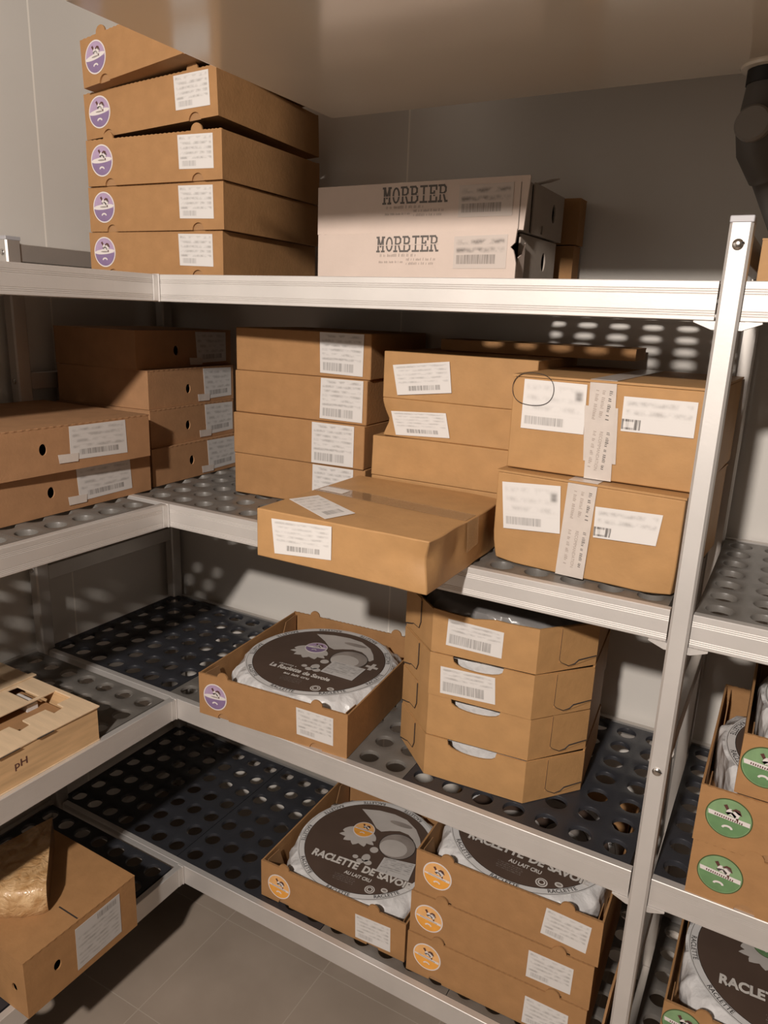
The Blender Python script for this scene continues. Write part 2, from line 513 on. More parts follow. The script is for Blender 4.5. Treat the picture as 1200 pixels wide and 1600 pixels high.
def arc_text(mb, s, cx, cy, r, a0, size, z, mat, T, inward=False):
    """letters along a circle, bases towards the centre unless inward"""
    vs, fs = text2d(s, size, 0.012)
    x1 = max(v[0] for v in vs); out = []
    for vx, vy in vs:
        if inward:
            a = a0 + (vx - x1 / 2) / r; rr = r - vy
        else:
            a = a0 - (vx - x1 / 2) / r; rr = r + vy
        out.append((cx + rr * math.cos(a), cy + rr * math.sin(a), z))
    mb.add(out, fs, mat, T)

# ---------------------------------------------------------------- room
XL, XR, YB, YF = -0.492, 2.75, 0.492, -3.25
def slab(name, x0, x1, y0, y1, z0, z1, mat):
    mb = MB(); mb.box(x0, x1, y0, y1, z0, z1, mat)
    return struct(mb.build(name))
FT = tile_mat()
slab('floor', XL - .1, XR + .1, YF - .1, YB + .1, FLOOR - .1, FLOOR, FT)
WB = wall_mat('cold_room_panel_back', 'X', [0.274, 1.40, 2.53])
WL = wall_mat('cold_room_panel_left', 'Y', [0.124, -1.0, -2.13])
slab('wall_back', XL - .1, XR + .1, YB, YB + .1, FLOOR, CEIL, WB)
slab('wall_left', XL - .1, XL, YF, YB, FLOOR, CEIL, WL)
WD = wall_mat('low_bounce_panel', 'Y', [-1.0], (0.20, 0.17, 0.14))  # unseen sides coloured darker than the other panels, to weaken bounced light
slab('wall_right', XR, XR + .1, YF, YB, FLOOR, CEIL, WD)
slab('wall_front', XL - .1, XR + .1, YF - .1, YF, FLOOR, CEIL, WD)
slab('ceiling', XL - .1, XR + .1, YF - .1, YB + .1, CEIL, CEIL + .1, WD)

# ---------------------------------------------------------------- shelving
HB = 0.0506
def beam_profile(gd=0.0007):
    pr = [(0.0, -0.0012), (0.0012, 0.0)]
    pr = [(0.0, -0.001)]
    for zc in (-0.0105, -0.0135, -0.0165, -0.0385, -0.0415, -0.0445):
        pr += [(0.0, zc + 0.0009), (gd, zc), (0.0, zc - 0.0009)]
    pr += [(0.0, -HB + 0.001), (0.001, -HB), (0.013, -HB), (0.013, -HB + 0.002), (0.003, -HB + 0.002), (0.003, -0.0215), (0.022, -0.0215), (0.022, -0.0195),
           (0.0145, -0.0195), (0.0145, 0.0), (0.001, 0.0)]
    return pr
def make_beam(name, length, T, mat=ALU, gd=0.0007):
    """profile extruded along local x; front face towards -y"""
    pr = beam_profile(gd); n = len(pr); mb = MB()
    vs = [(0, y, z) for y, z in pr] + [(length, y, z) for y, z in pr]
    fs = [tuple(range(n)), tuple(reversed(range(n, 2 * n)))] + [(i, n + i, n + (i + 1) % n, (i + 1) % n) for i in range(n)]
    mb.add(vs, fs, mat)
    o = mb.build(name)
    o.matrix_world = T
    return o
LVN = {LV1: 'top', LV2: 'second', LV3: 'third', LV4: 'lowest'}
PX0, PX1 = 1.008, 1.0358
GD = {LV1: 0.0007, LV2: 0.0007, LV3: 0.00012, LV4: 0.00012}
ROTL = Matrix.Rotation(R(90), 4, 'Z')   # local x -> +y, local -y (front) -> +x
def plate_part(name, parent, boxes, mat):
    mb = MB()
    for b_ in boxes: mb.box(*b_, mat)
    return mb.build(name, parent, bevel=0.0006)
for z in (LV1, LV2, LV3, LV4):
    o = make_beam('shelf_beam', PX0 + 0.44 - 0.003, Matrix.Translation((-0.44, 0, z)), gd=GD[z])
    tag(o, 'grooved aluminium front beam of the %s shelf along the back wall' % LVN[z], 'shelf beam', 'aluminium shelf beams')
    o = make_beam('shelf_beam', 1.3, Matrix.Translation((PX1 + 0.001, 0, z)), gd=GD[z])
    tag(o, 'aluminium beam of the %s shelf right of the tall front post' % LVN[z], 'shelf beam', 'aluminium shelf beams')
    o = make_beam('shelf_beam', 2.2, Matrix.Translation((0, -2.2 - 0.004, z)) @ ROTL, gd=GD[z])
    tag(o, 'aluminium beam of the %s shelf along the left wall' % LVN[z], 'shelf beam', 'aluminium shelf beams')
    # hook plate where the left beam hangs on the back unit's beam
    hk = plate_part('end_hook', o, [(2.2, 2.2035, -0.0035, 0.014, -HB - 0.0005, 0.001), (2.188, 2.2, -0.0018, -0.0002, -HB + .001, -0.001)], ALU)
    # rear beams
    rb = make_beam('shelf_beam', PX0 + 0.44 - 0.003, Matrix.Translation((PX0 - 0.003, 0.478, z)) @ Matrix.Rotation(PI, 4, 'Z'), ALU_D)
    tag(rb, 'rear aluminium beam of the %s shelf against the back wall' % LVN[z], 'shelf beam', 'aluminium shelf beams')
    rb = make_beam('shelf_beam', 1.3, Matrix.Translation((PX1 + 1.301, 0.478, z)) @ Matrix.Rotation(PI, 4, 'Z'), ALU_D)
    tag(rb, 'rear aluminium beam of the %s shelf in the right-hand bay' % LVN[z], 'shelf beam', 'aluminium shelf beams')
    rb = make_beam('shelf_beam', 2.2, Matrix.Translation((-0.478, -0.004, z)) @ Matrix.Rotation(R(-90), 4, 'Z'), ALU_D)
    tag(rb, 'rear aluminium beam of the %s shelf against the left wall' % LVN[z], 'shelf beam', 'aluminium shelf beams')

def post_mb(x0, x1, y0, y1, z0, z1, mat):
    mb = MB()
    e = 0.0035
    out = [(x0 + e, y0), (x1 - e, y0), (x1, y0 + e), (x1, y1 - e), (x1 - e, y1), (x0 + e, y1), (x0, y1 - e), (x0, y0 + e)]
    # shallow groove lines on the front
    mb.panel(out, [], z1 - z0, mat, Matrix.Translation((0, 0, z0)))
    return mb
def ladder(label, x0, x1, yf, mat, bars, bolts, brackets):
    t = thing('upright_frame', label, 'shelf upright', ((x0 + x1) / 2, 0.2, FLOOR), group='upright frames')
    loc = Vector(t.location)
    T = Matrix.Translation(-loc)
    def bld(mb, name, par=None, **k):
        o = mb.build(name, par or t, **k); o.data.transform(T); return o
    fp = bld(post_mb(x0, x1, yf, yf + 0.036, FLOOR + 0.012, 0.069, mat), 'post')
    bld(post_mb(x0, x1, 0.440, 0.476, FLOOR + 0.012, 0.069, ALU_D), 'post')
    for yy in (yf, 0.440):
        mb = MB(); mb.box(x0 - .0003, x1 + .0003, yy - .0003, yy + 0.0363, 0.069, 0.0775, CAPP); bld(mb, 'post_cap', bevel=0.001)
        mb = MB(); mb.tube([((x0 + x1) / 2, yy + .018, FLOOR), ((x0 + x1) / 2, yy + .018, FLOOR + .012)], 0.017, RUBBER); bld(mb, 'foot')
    for zb in bars:
        mb = MB(); mb.box(x0 + 0.005, x1 - 0.004, yf + 0.036, 0.440, zb - 0.019, zb + 0.019, ALU_D)
        bld(mb, 'crossbar', bevel=0.001)
    for (bx, bz) in bolts:
        mb = MB()
        mb.tube([(bx, yf, bz), (bx, yf - 0.0015, bz), (bx, yf - 0.0032, bz), (bx, yf - 0.004, bz)], [0.0068, 0.0068, 0.005, 0.0022], STEEL, 18)
        mb.tube([(bx + 0.0045, yf - 0.0041, bz + .002), (bx + 0.0075, yf - 0.0035, bz + .002)], 0.0009, RUBBER, 8)
        bld(mb, 'bolt', fp, smooth=True)
    for zb in brackets:
        for sgn, xa in ((-1, x0 - 0.0005), (1, x1 + 0.0005)):
            mb = MB()
            P = [(0, -HB - 0.0005), (sgn * 0.027, -HB - 0.0005), (sgn * 0.027, -HB - 0.0025), (sgn * 0.004, -HB - 0.0115), (0, -HB - 0.0115)]
            if sgn < 0: P = list(reversed(P))
            mb.panel([(a, b_) for a, b_ in P], [], 0.024, mat, Matrix.Translation((xa, 0, zb)) @ FRONT(0.022))
            bld(mb, 'shelf_bracket', fp)
    return t
ladder('tall aluminium upright frame with bolts in front of the back shelves', PX0, PX1, -0.0115, ALU,
       [0.044, -0.716, -1.16, -1.52], [(1.0212, 0.043), (1.0212, -0.718)], [LV1, LV2, LV3, LV4])
ladder('aluminium upright frame in the corner against the left wall', -0.476, -0.446, -0.0115, ALU_D,
       [0.044, -0.24, -0.716, -1.16, -1.52], [(-0.461, 0.043), (-0.461, -0.24), (-0.461, -0.70)], [])

# perforated trays
_tray = {}
def tray_mesh(nx, ny, px, py, mat, th=0.011):
    key = (nx, ny, mat.name, th)
    if key in _tray: return _tray[key]
    mb = MB(); n = 24; rh = 0.0196
    vs = []; fs = []
    def sq(i, cx, cy):
        a = 2 * PI * (i + 0.5) / n
        x, y = math.cos(a), math.sin(a); k = 1 / max(abs(x), abs(y))
        # snap next-to-corner points to the corner
        return cx + x * k * px / 2, cy + y * k * py / 2
    for ix in range(nx):
        for iy in range(ny):
            cx, cy = (ix + .5) * px, (iy + .5) * py
            o = len(vs)
            corner = [(1, 1), (-1, 1), (-1, -1), (1, -1)]
            ring = []
            for i in range(n):
                a = 2 * PI * i / n + PI / 4
                x, y = math.cos(a), math.sin(a); k = 1 / max(abs(x), abs(y))
                ring.append((a, cx + x * k * px / 2, cy + y * k * py / 2))
            def lay(r, z): return [(cx + r * math.cos(a), cy + r * math.sin(a), z) for a, _, _ in ring]
            L = [[(x, y, 0) for _, x, y in ring], lay(rh + 0.0022, 0), lay(rh + 0.0006, -0.0007), lay(rh, -0.0018), lay(rh - .0002, -th), [(x, y, -th) for _, x, y in ring]]
            for l in L: vs += l
            for j in range(len(L) - 1):
                for i in range(n):
                    i2 = (i + 1) % n
                    fs.append((o + j * n + i, o + j * n + i2, o + (j + 1) * n + i2, o + (j + 1) * n + i))
    mb.add(vs, fs, mat)
    X, Y = nx * px, ny * py
    e = .003; dz = 0.018
    out = [(0, 0), (X, 0), (X, Y), (0, Y)]; inn = [(e, e), (X - e, e), (X - e, Y - e), (e, Y - e)]
    vv = [(x, y, 0) for x, y in out] + [(x, y, -dz) for x, y in out] + [(x, y, -dz) for x, y in inn] + [(x, y, -th) for x, y in inn]
    ff = []
    for a in range(3):
        for k in range(4):
            k2 = (k + 1) % 4; ff.append((a * 4 + k, a * 4 + k2, a * 4 + 4 + k2, a * 4 + 4 + k))
    mb.add(vv, ff, mat)
    me = bpy.data.meshes.new('shelf_tray')
    me.from_pydata(mb.v, [], mb.f); me.materials.append(mat)
    bm = bmesh.new(); bm.from_mesh(me)
    bmesh.ops.remove_doubles(bm, verts=bm.verts[:], dist=0.00002)
    bmesh.ops.recalc_face_normals(bm, faces=bm.faces[:])
    bm.to_mesh(me); bm.free()
    me.polygons.foreach_set('use_smooth', [True] * len(me.polygons)); me.set_sharp_from_angle(angle=R(30))
    _tray[key] = me
    return me
def tray(nx, ny, px, py, mat, x, y, z, label, group, sx=1.0, th=0.011):
    me = tray_mesh(nx, ny, px, py, mat, th)
    o = bpy.data.objects.new('shelf_tray', me); C.objects.link(o)
    o.location = (x, y, z - 0.0012); o.scale = (0.997 * sx, 0.998, 1)
    tag(o, label, 'shelf tray', group)
PXH, PYH = 0.0609, 0.0630
def back_row(z, cols, mats, names):
    x = -0.4625; lv = LVN[z]
    for n_, m_, nm in zip(cols, mats, names):
        tray(n_, 7, PXH, PYH, m_, x, 0.0165, z, 'perforated %s tray of the %s back shelf, %s' % ('dark' if m_ is TRAY_D else 'grey', lv, nm), 'perforated trays of the back shelves',
             th=0.0045 if (z == LV1 and nm.startswith('nearest')) else (0.016 if z in (LV1, LV2) else 0.008))
        x += n_ * PXH + 0.0006
back_row(LV1, [7, 5, 5, 7], [TRAY_G] * 4, ['under the stack of purple-sticker boxes', 'under the left of the white boxes', 'under the right of the white boxes', 'nearest the tall post'])
back_row(LV2, [7, 5, 5, 7], [TRAY_G] * 4, ['in the corner', 'under the four labelled boxes', 'under the small parcels', 'under the two taped cartons'])
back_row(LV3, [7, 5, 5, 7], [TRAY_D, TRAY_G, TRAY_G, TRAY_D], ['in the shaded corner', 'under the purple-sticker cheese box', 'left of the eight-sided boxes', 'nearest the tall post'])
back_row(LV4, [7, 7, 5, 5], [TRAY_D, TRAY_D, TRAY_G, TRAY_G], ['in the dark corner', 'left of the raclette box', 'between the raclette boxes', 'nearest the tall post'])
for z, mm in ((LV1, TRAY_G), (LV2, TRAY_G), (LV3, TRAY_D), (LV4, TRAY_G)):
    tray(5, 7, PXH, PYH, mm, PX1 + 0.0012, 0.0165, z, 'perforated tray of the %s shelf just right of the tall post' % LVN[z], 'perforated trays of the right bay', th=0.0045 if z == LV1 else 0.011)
    tray(7, 7, PXH, PYH, mm, PX1 + 0.0012 + 5 * PXH + .0006, 0.0165, z, 'perforated tray of the %s shelf at the right edge' % LVN[z], 'perforated trays of the right bay')
for z in (LV1, LV2, LV3, LV4):
    y = -0.0165
    for i, n_ in enumerate((5, 5, 7)):
        y -= n_ * 0.0613 + 0.0006
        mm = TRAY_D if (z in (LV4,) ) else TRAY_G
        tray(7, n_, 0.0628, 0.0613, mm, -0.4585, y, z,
             'perforated tray of the %s left-wall shelf, %s' % (LVN[z], ('next to the corner', 'second from the corner', 'third from the corner')[i]), 'perforated trays of the left shelves', th=0.016 if z in (LV1, LV2) else 0.008)

# ---------------------------------------------------------------- stickers and labels
def sticker_shapes(mb, cow, cx, cy, r, kind, z, T, ang=0.0):
    rim, lo, hi = {'purple': (WHITE, PURPLE, PURPLE_L), 'orange': (WHITE, ORANGE, ORANGE_L), 'green': (GREEN_R, GREEN, GREEN_L)}[kind]
    d = 0.00018
    L = Matrix.Translation((cx, cy, z)) @ Matrix.Rotation(ang, 4, 'Z') @ Matrix.Scale(r, 4, (1, 0, 0)) @ Matrix.Scale(r, 4, (0, 1, 0))
    Q = T @ L
    def fan(P, k, mat): mb.add([(x, y, k * d) for x, y in P], [tuple(range(len(P)))], mat, Q)
    n = 48
    circ = lambda rr, a0=0.0, a1=2 * PI, m_=n: [(rr * math.cos(a0 + (a1 - a0) * i / m_), rr * math.sin(a0 + (a1 - a0) * i / m_)) for i in range(m_ + (0 if abs(a1 - a0 - 2 * PI) < 1e-6 else 1))]
    # base with thickness
    P = circ(1.0)
    mb.add([(x, y, -d) for x, y in P] + [(x, y, d) for x, y in P], [tuple(range(n, 2 * n))] + [(i, (i + 1) % n, n + (i + 1) % n, n + i) for i in range(n)], rim, Q)
    fan(circ(0.92 if kind != 'green' else 0.95), 2, hi)
    a = R(-10)
    fan(circ(0.915, PI - a * 0 + R(4), 2 * PI - R(4), 30), 3, lo)       # lower half
    # white banner
    if kind == 'purple':
        fan([(0.95 * x, 0.17 * y + 0.02 + 0.06 * x) for x, y in circ(1.0, m_=30)], 4, WHITE)
        fan([(0.34 * x, 0.05 * y + 0.02) for x, y in circ(1.0, m_=20)], 5, PALED)
    elif kind == 'green':
        fan([(-0.90, 0.20), (-0.86, -0.02), (0.90, -0.16), (0.90, 0.06)], 4, WHITE)
    else:
        fan([(-0.88, 0.06), (-0.88, -0.06), (0.88, -0.20), (0.88, -0.02)], 4, WHITE)
    # stamped name on the banner: row of small strokes
    if kind != 'purple':
        for i in range(13):
            x = -0.58 + i * 0.095; y = 0.065 - (x + 0.9) * 0.11 + (0.02 if kind == 'green' else -0.03)
            h_ = 0.05 if kind == 'green' else 0.03
            fan([(x - .026, y - h_), (x + .022, y - h_), (x + .03, y + h_), (x - .02, y + h_)], 5, COW_B if kind == 'green' else INKG)
    # little cow: ears, head, body, legs
    for P_, mt in (
        ([(-.16, .30), (-.02, .16), (.14, .30), (.05, .52), (-.10, .50)], WHITE),
        ([(.05, .18), (.36, .10), (.46, .40), (.22, .50), (.10, .36)], WHITE),
        ([(-.30, .62), (-.16, .70), (-.05, .50), (-.14, .40)], COW_B),
        ([(.02, .44), (.22, .60), (.40, .56), (.52, .30), (.36, .34), (.22, .44)], COW_B),
        ([(-.20, .28), (-.06, .18), (.06, .30), (.24, .10), (.30, .22), (.12, .36), (-.05, .34)], DARK),
        ([(.28, .12), (.34, -.02), (.40, .00), (.40, .14)], COW_B),
    ):
        cow.add([(x, y, 6 * d) for x, y in P_], [tuple(range(len(P_)))], mt, Q)
    # small arc below
    A = [(0.24 * math.cos(t), -0.52 + 0.16 * math.sin(t)) for t in [PI * i / 12 for i in range(13)]]
    B_ = [(0.15 * math.cos(t), -0.55 + 0.09 * math.sin(t)) for t in [PI * i / 12 for i in range(13)]]
    fan(A + list(reversed(B_)), 4, WHITE)
def add_sticker(parent, cx, cy, r, kind, T, ang=0.0, off=0.0004, name='round_sticker'):
    mb = MB(); cow = MB(); sticker_shapes(mb, cow, cx, cy, r, kind, off, T, ang)
    o = mb.build(name, parent); c_ = cow.build('cow_mark', o); c_['label'] = 'tiny brown and white cow emblem'; o['label'] = '%s round sticker with a small cow' % kind
    return o
def add_label(parent, quad, style, T, name='paper_label', lab='white printed paper label', off=0.0005):
    mb = MB(); decal(mb, quad, off, label_mat(style), T)
    o = mb.build(name, parent); o['label'] = lab
    return o

# ---------------------------------------------------------------- open cheese box with tabs
def wavy(u0, u1, v, n, amp):
    return [(u0 + (u1 - u0) * i / n, v + (amp if i % 2 else -amp)) for i in range(1, n)]
def tabbed_panel(w, h, tabs, notches, rt=0.0135, rn=0.0145):
    P = []
    # bottom edge left->right with notches
    P.append((0, 0))
    for u in notches:
        for i in range(11):
            a = PI - PI * i / 10
            P.append((u + rn * math.cos(a), rn * 0.95 * math.sin(a)))
    P.append((w, 0)); P.append((w, h))
    prev = w
    for u in reversed(tabs):
        nseg = max(2, int((prev - u) / 0.006))
        P += wavy(prev, u + rt + .004, h, nseg, 0.0006)
        P.append((u + rt + .003, h))
        for i in range(11):
            a = PI * i / 10
            P.append((u + rt * math.cos(a), h + 0.0005 + rt * 0.95 * math.sin(a)))
        P.append((u - rt - .003, h)); prev = u - rt - .004
    P += wavy(prev, 0, h, max(2, int(prev / 0.006)), 0.0006)
    P.append((0, h))
    return P
TABS = [0.063, 0.294]
def open_box(label, loc, rot, dims, kind, group, lab_quad=None, skew=0.0, notches=TABS, tabs=TABS, sticker=(0.043, 0.049), mat=CARD, sr=0.0305, flap=False):
    w, d, h = dims
    t = thing('cheese_box', label, 'cardboard box', loc, tuple(R(a) for a in rot), group)
    th = 0.0035
    mb = MB()
    mb.box(th, w - th, th, d - th, 0.0, 0.004, CARD_IN)
    mb.panel(tabbed_panel(w, h, tabs, notches), [], th, mat, FRONT(th))
    mb.panel([(0.001, 0.004), (w - .001, 0.004), (w - .001, h - .0015), (0.001, h - .0015)], [], 0.003, CARD_IN, FRONT(th + 0.0033))
    mb.panel(tabbed_panel(w, h, tabs, notches), [], th, mat, BACK(d - th))
    mb.panel([(th, 0.0), (d - th, 0.0), (d - th, h - 0.001), (th, h - .001)], [], th, mat, LEFT(th))
    mb.panel([(th, 0.0), (d - th, 0.0), (d - th, h - 0.001), (th, h - .001)], [], th, mat, RIGHT(w - th))
    # folded-in side walls and slanted corner flaps
    for sx, Tm in ((1, LEFT(th + 0.008)), (-1, RIGHT(w - th - 0.008))):
        mb.panel([(0.012, 0.004), (0.085, 0.004), (0.055, h - .006), (0.012, h - .003)], [], 0.0015, CARD_IN, Tm)
        mb.panel([(d - .10, 0.004), (d - .012, 0.004), (d - .012, h - .003), (d - .06, h - .006)], [], 0.0015, CARD_IN, Tm)
    o = mb.build('box_body', t)
    if kind: add_sticker(t, sticker[0], sticker[1], sr, kind, FRONT(0.0))
    if lab_quad: add_label(t, lab_quad, 'rac', FRONT(0.0))
    return t
LQ = [(0.247, 0.0825), (0.333, 0.081), (0.334, 0.020), (0.249, 0.022)]

# ---------------------------------------------------------------- cheese wheel in printed paper
def wheel(label, loc, rotz, r=0.1695, h=0.080, kind=None, text=None, group=None, film_mat=None, square=0.178, seedn=1, toff=(0, 0)):
    t = thing('wrapped_cheese', label, 'cheese', loc, (0, 0, rotz), group)
    rnd = random.Random(seedn)
    ph = [rnd.uniform(0, 6.28) for _ in range(8)]
    n = 120
    def env(a, k):  # outer envelope: circle pushed towards square corners
        sq = square / max(abs(math.cos(a)), abs(math.sin(a)))
        base = min(r + 0.006, sq)
        c4 = abs(math.sin(2 * a)) ** 3
        return base + c4 * 0.024 * k + 0.0022 * k * math.sin(17 * a + ph[0]) + 0.0016 * k * math.sin(31 * a + ph[1]) + 0.001 * k * math.sin(53 * a + ph[2])
    rings = [(0.0, h, 0), (0.5, h, 0), (r - 0.004, h, 0), (r + .002, h - 0.0015, 0)]
    vs = []; fs = []
    vs.append((0, 0, h))
    prof = []
    for rr, z in ((r * .5, h), (r - .003, h), (r + .003, h - .002)):
        prof.append([(rr * math.cos(2 * PI * i / n), rr * math.sin(2 * PI * i / n), z) for i in range(n)])
    for k, z in ((0.5, h - .012), (0.9, h - .024), (1.0, h - .034), (0.8, h * .35), (0.5, 0.0)):
        L = []
        for i in range(n):
            a = 2 * PI * i / n; e = min(env(a, k), square / max(abs(math.cos(a)), abs(math.sin(a))))
            L.append((e * math.cos(a), e * math.sin(a), max(0, z + (0.004 * math.sin(23 * a + ph[3]) + .003 * math.sin(41 * a + ph[4])) * (1 if 0 < z else 0))))
        prof.append(L)
    for L in prof: vs += L
    for i in range(n): fs.append((0, 1 + i, 1 + (i + 1) % n))
    for j in range(len(prof) - 1):
        for i in range(n):
            i2 = (i + 1) % n
            fs.append((1 + j * n + i, 1 + (j + 1) * n + i, 1 + (j + 1) * n + i2, 1 + j * n + i2))
    fs.append(tuple(1 + (len(prof) - 1) * n + i for i in reversed(range(n))))
    mb = MB(); mb.add(vs, fs, film_mat or PAPER_R)
    mb.build('paper_wrap', t, smooth=True, ang=50)
    if film_mat: return t
    # printed disc: white ring, brown centre, ring text
    T = TOP(h + 0.0006)
    mb = MB()
    def fan(P, z, mat): mb.add([(x, y, z) for x, y in P], [tuple(range(len(P)))], mat, T)
    RB = r * 0.895
    fan(ellipse(0, 0, r - .001, r - .001, 72), 0.0, PAPER)
    fan(ellipse(0, 0, r - .0035, r - .0035, 72), 0.0002, INKG)
    fan(ellipse(0, 0, r - .0045, r - .0045, 72), 0.0004, PAPER)
    fan(ellipse(0, 0, RB + .0012, RB + .0012, 72), 0.0006, DARK)
    fan(ellipse(0, 0, RB, RB, 72), 0.0008, BROWNP)
    for i in range(10):
        arc_text(mb, 'RACLETTE', 0, 0, RB + 0.0035, 2 * PI * i / 10 + 0.2, 0.0125, 0.0009, DARK, T, inward=False) if False else None
    for i in range(9):
        a = 2 * PI * i / 9 - PI / 2
        arc_text(mb, 'RACLETTE', 0, 0, r - 0.0065, a, 0.0128, 0.0009, DARK, T, inward=True)
    disc = mb.build('printed_disc', t)
    # pale unprinted shapes (kept abstract) and lettering
    mb = MB()
    ox, oy = toff
    robe = [(-.073, .113), (-.03, .128), (.01, .132), (.046, .126), (.080, .104), (.100, .078), (.112, .056), (.108, .044), (.100, .046), (.088, .066), (.070, .078), (.046, .080), (.024, .070), (.006, .058), (-.010, .064), (-.034, .086)]
    fan([(x + ox, y + oy) for x, y in robe], 0.0011, PALEP)
    fan([(x + ox, y + oy) for x, y in ellipse(.040, .104, .030, .008, 20, .4)], 0.0012, PALED)
    fan([(x + ox, y + oy) for x, y in ellipse(.062, .028, .045, .044, 30)], 0.0013, DARK)
    fan([(x + ox, y + oy) for x, y in ellipse(.062, .028, .043, .042, 30)], 0.0014, PALED)
    fan([(x + ox, y + oy) for x, y in ellipse(.056, .018, .034, .028, 24)], 0.0015, PALEP)
    P = []
    for i in range(44):
        a = 2 * PI * i / 44; k = 1 + (0.16 * math.sin(11 * a) if math.sin(a) < 0.1 else 0)
        P.append((-.036 + ox + .044 * k * math.cos(a), .020 + oy + .030 * k * math.sin(a)))
    fan(P, 0.0016, PALEP)
    for (x, y, a_, b_) in ((-.012, -.047, .007, .006), (.012, -.040, .010, .013), (.022, -.052, .010, .008), (.004, -.055, .009, .007), (.018, -.008, .010, .010)):
        fan([(px + ox, py + oy) for px, py in ellipse(x, y, a_, b_, 16)], 0.0017, PALEP)
    if text != 'savoie':
        cx, cy = .125, .020
        fan([(cx - .015, cy - .004), (cx + .015, cy - .006), (cx + .015, cy + .003), (cx - .015, cy + .005)], 0.0017, PALEP)
        fan([(cx - .005, cy - .016), (cx + .004, cy - .016), (cx + .005, cy + .016), (cx - .004, cy + .016)], 0.0019, PALEP)
    mb.build('pale_print', disc)
    mb = MB()
    if text == 'savoie':
        put_text(mb, 'RACLETTE', -.107, -.088, .117, .0235, 0.0020, LETTER, T, 0.045, R(1.5))
        put_text(mb, 'DE', .022, -.086, .030, .0225, 0.0020, LETTER, T, 0.045, R(1))
        put_text(mb, 'SAVOIE', .060, -.086, .080, .0205, 0.0020, LETTER, T, 0.045, R(0))
        put_text(mb, 'AU LAIT CRU', -.012, -.106, .066, .0105, 0.0020, LETTER, T, 0.03)
        yy = -.114
    else:
        strokes(mb, -.068, -.064, .045, .006, 0.0020, LETTER, T, 7)
        put_text(mb, 'La Raclette', -.082, -.084, .080, .017, 0.0020, LETTER, T, 0.04)
        put_text(mb, 'de Savoie', .004, -.086, .068, .016, 0.0020, LETTER, T, 0.04)
        put_text(mb, 'au lait cru', -.034, -.101, .064, .0095, 0.0020, LETTER, T, 0.03)
        yy = -.110
    for i in range(4):
        strokes(mb, -.030 + .002 * (i % 2), yy - i * .0052, .05, .0026, 0.0018, PALED, T, i)
    sx_, sy_ = .062, -.124
    for i, (rr, mt) in enumerate(((.0115, LETTER), (.009, BROWNP), (.0072, LETTER), (.0045, BROWNP))): fan(ellipse(sx_, sy_, rr, rr, 28), 0.0016 + i * .0002, mt)
    fan(ellipse(.092, -.112, .008, .0065, 20), 0.0016, LETTER); fan(ellipse(.092, -.112, .005, .003, 20), 0.0018, PALED)
    mb.build('lettering', disc)
    if kind: add_sticker(t, -.034 + ox, .044 + oy, 0.027, kind, T, 0.1, off=0.0022)
    add_label(t, [(.050 + ox, -.020 + oy), (.124 + ox, -.008 + oy), (.129 + ox, -.064 + oy), (.050 + ox, -.068 + oy)] if text == 'savoie' else [(.036, .004), (.118, .003), (.115, -.058), (.034, -.054)], 'disc', T, 'price_label', 'small white price label', off=0.0024)
    return t

# ---------------------------------------------------------------- closed cartons
def crumple_box(w, d, h, mat, amp, seedn, dents=(), bulge=0.0, nx=22, ny=22, nz=9):
    """rounded, slightly battered carton as one grid surface"""
    rnd = random.Random(seedn); ph = [rnd.uniform(0, 6.28) for _ in range(9)]
    bm = bmesh.new()
    def lin(n): return [i / n for i in range(n + 1)]
    verts = {}
    def key(i, j, k): return (i, j, k)
    def pos(i, j, k):
        x, y, z = i / nx * w, j / ny * d, k / nz * h
        fx, fy, fz = math.sin(PI * i / nx), math.sin(PI * j / ny), math.sin(PI * k / nz)
        def nn(a, b_, c): return math.sin(a * 21 + ph[0] + b_ * 9) * math.sin(b_ * 17 + ph[1] + c * 30) + .5 * math.sin(a * 43 + c * 37 + ph[2])
        q = nn(x, y, z)
        if i in (0, nx): x += (q * amp * fy * fz + bulge * fy * fz) * (1 if i else -1)
        if j in (0, ny): y += (q * amp * fx * fz + bulge * fx * fz) * (1 if j else -1)
        if k == nz: z += q * amp * .4 * fx * fy - bulge * .6 * fx * fy
        p = Vector((x, y, z))
        for (c, r_, v) in dents:
            dd = (p - Vector(c)).length / r_
            if dd < 1: p += Vector(v) * (1 - dd) ** 1.5
        if p.z < 0: p.z = 0
        return p
    def gv(i, j, k):
        if (i, j, k) not in verts: verts[(i, j, k)] = bm.verts.new(pos(i, j, k))
        return verts[(i, j, k)]
    for i in range(nx):
        for j in range(ny):
            bm.faces.new((gv(i, j, 0), gv(i, j + 1, 0), gv(i + 1, j + 1, 0), gv(i + 1, j, 0)))
            bm.faces.new((gv(i, j, nz), gv(i + 1, j, nz), gv(i + 1, j + 1, nz), gv(i, j + 1, nz)))
    for i in range(nx):
        for k in range(nz):
            bm.faces.new((gv(i, 0, k), gv(i + 1, 0, k), gv(i + 1, 0, k + 1), gv(i, 0, k + 1)))
            bm.faces.new((gv(i, ny, k), gv(i, ny, k + 1), gv(i + 1, ny, k + 1), gv(i + 1, ny, k)))
    for j in range(ny):
        for k in range(nz):
            bm.faces.new((gv(0, j, k), gv(0, j, k + 1), gv(0, j + 1, k + 1), gv(0, j + 1, k)))
            bm.faces.new((gv(nx, j, k), gv(nx, j + 1, k), gv(nx, j + 1, k + 1), gv(nx, j, k + 1)))
    me = bpy.data.meshes.new('box_body'); bm.normal_update(); bm.to_mesh(me); bm.free()
    me.materials.append(mat)
    me.polygons.foreach_set('use_smooth', [True] * len(me.polygons)); me.set_sharp_from_angle(angle=R(50))
    return me
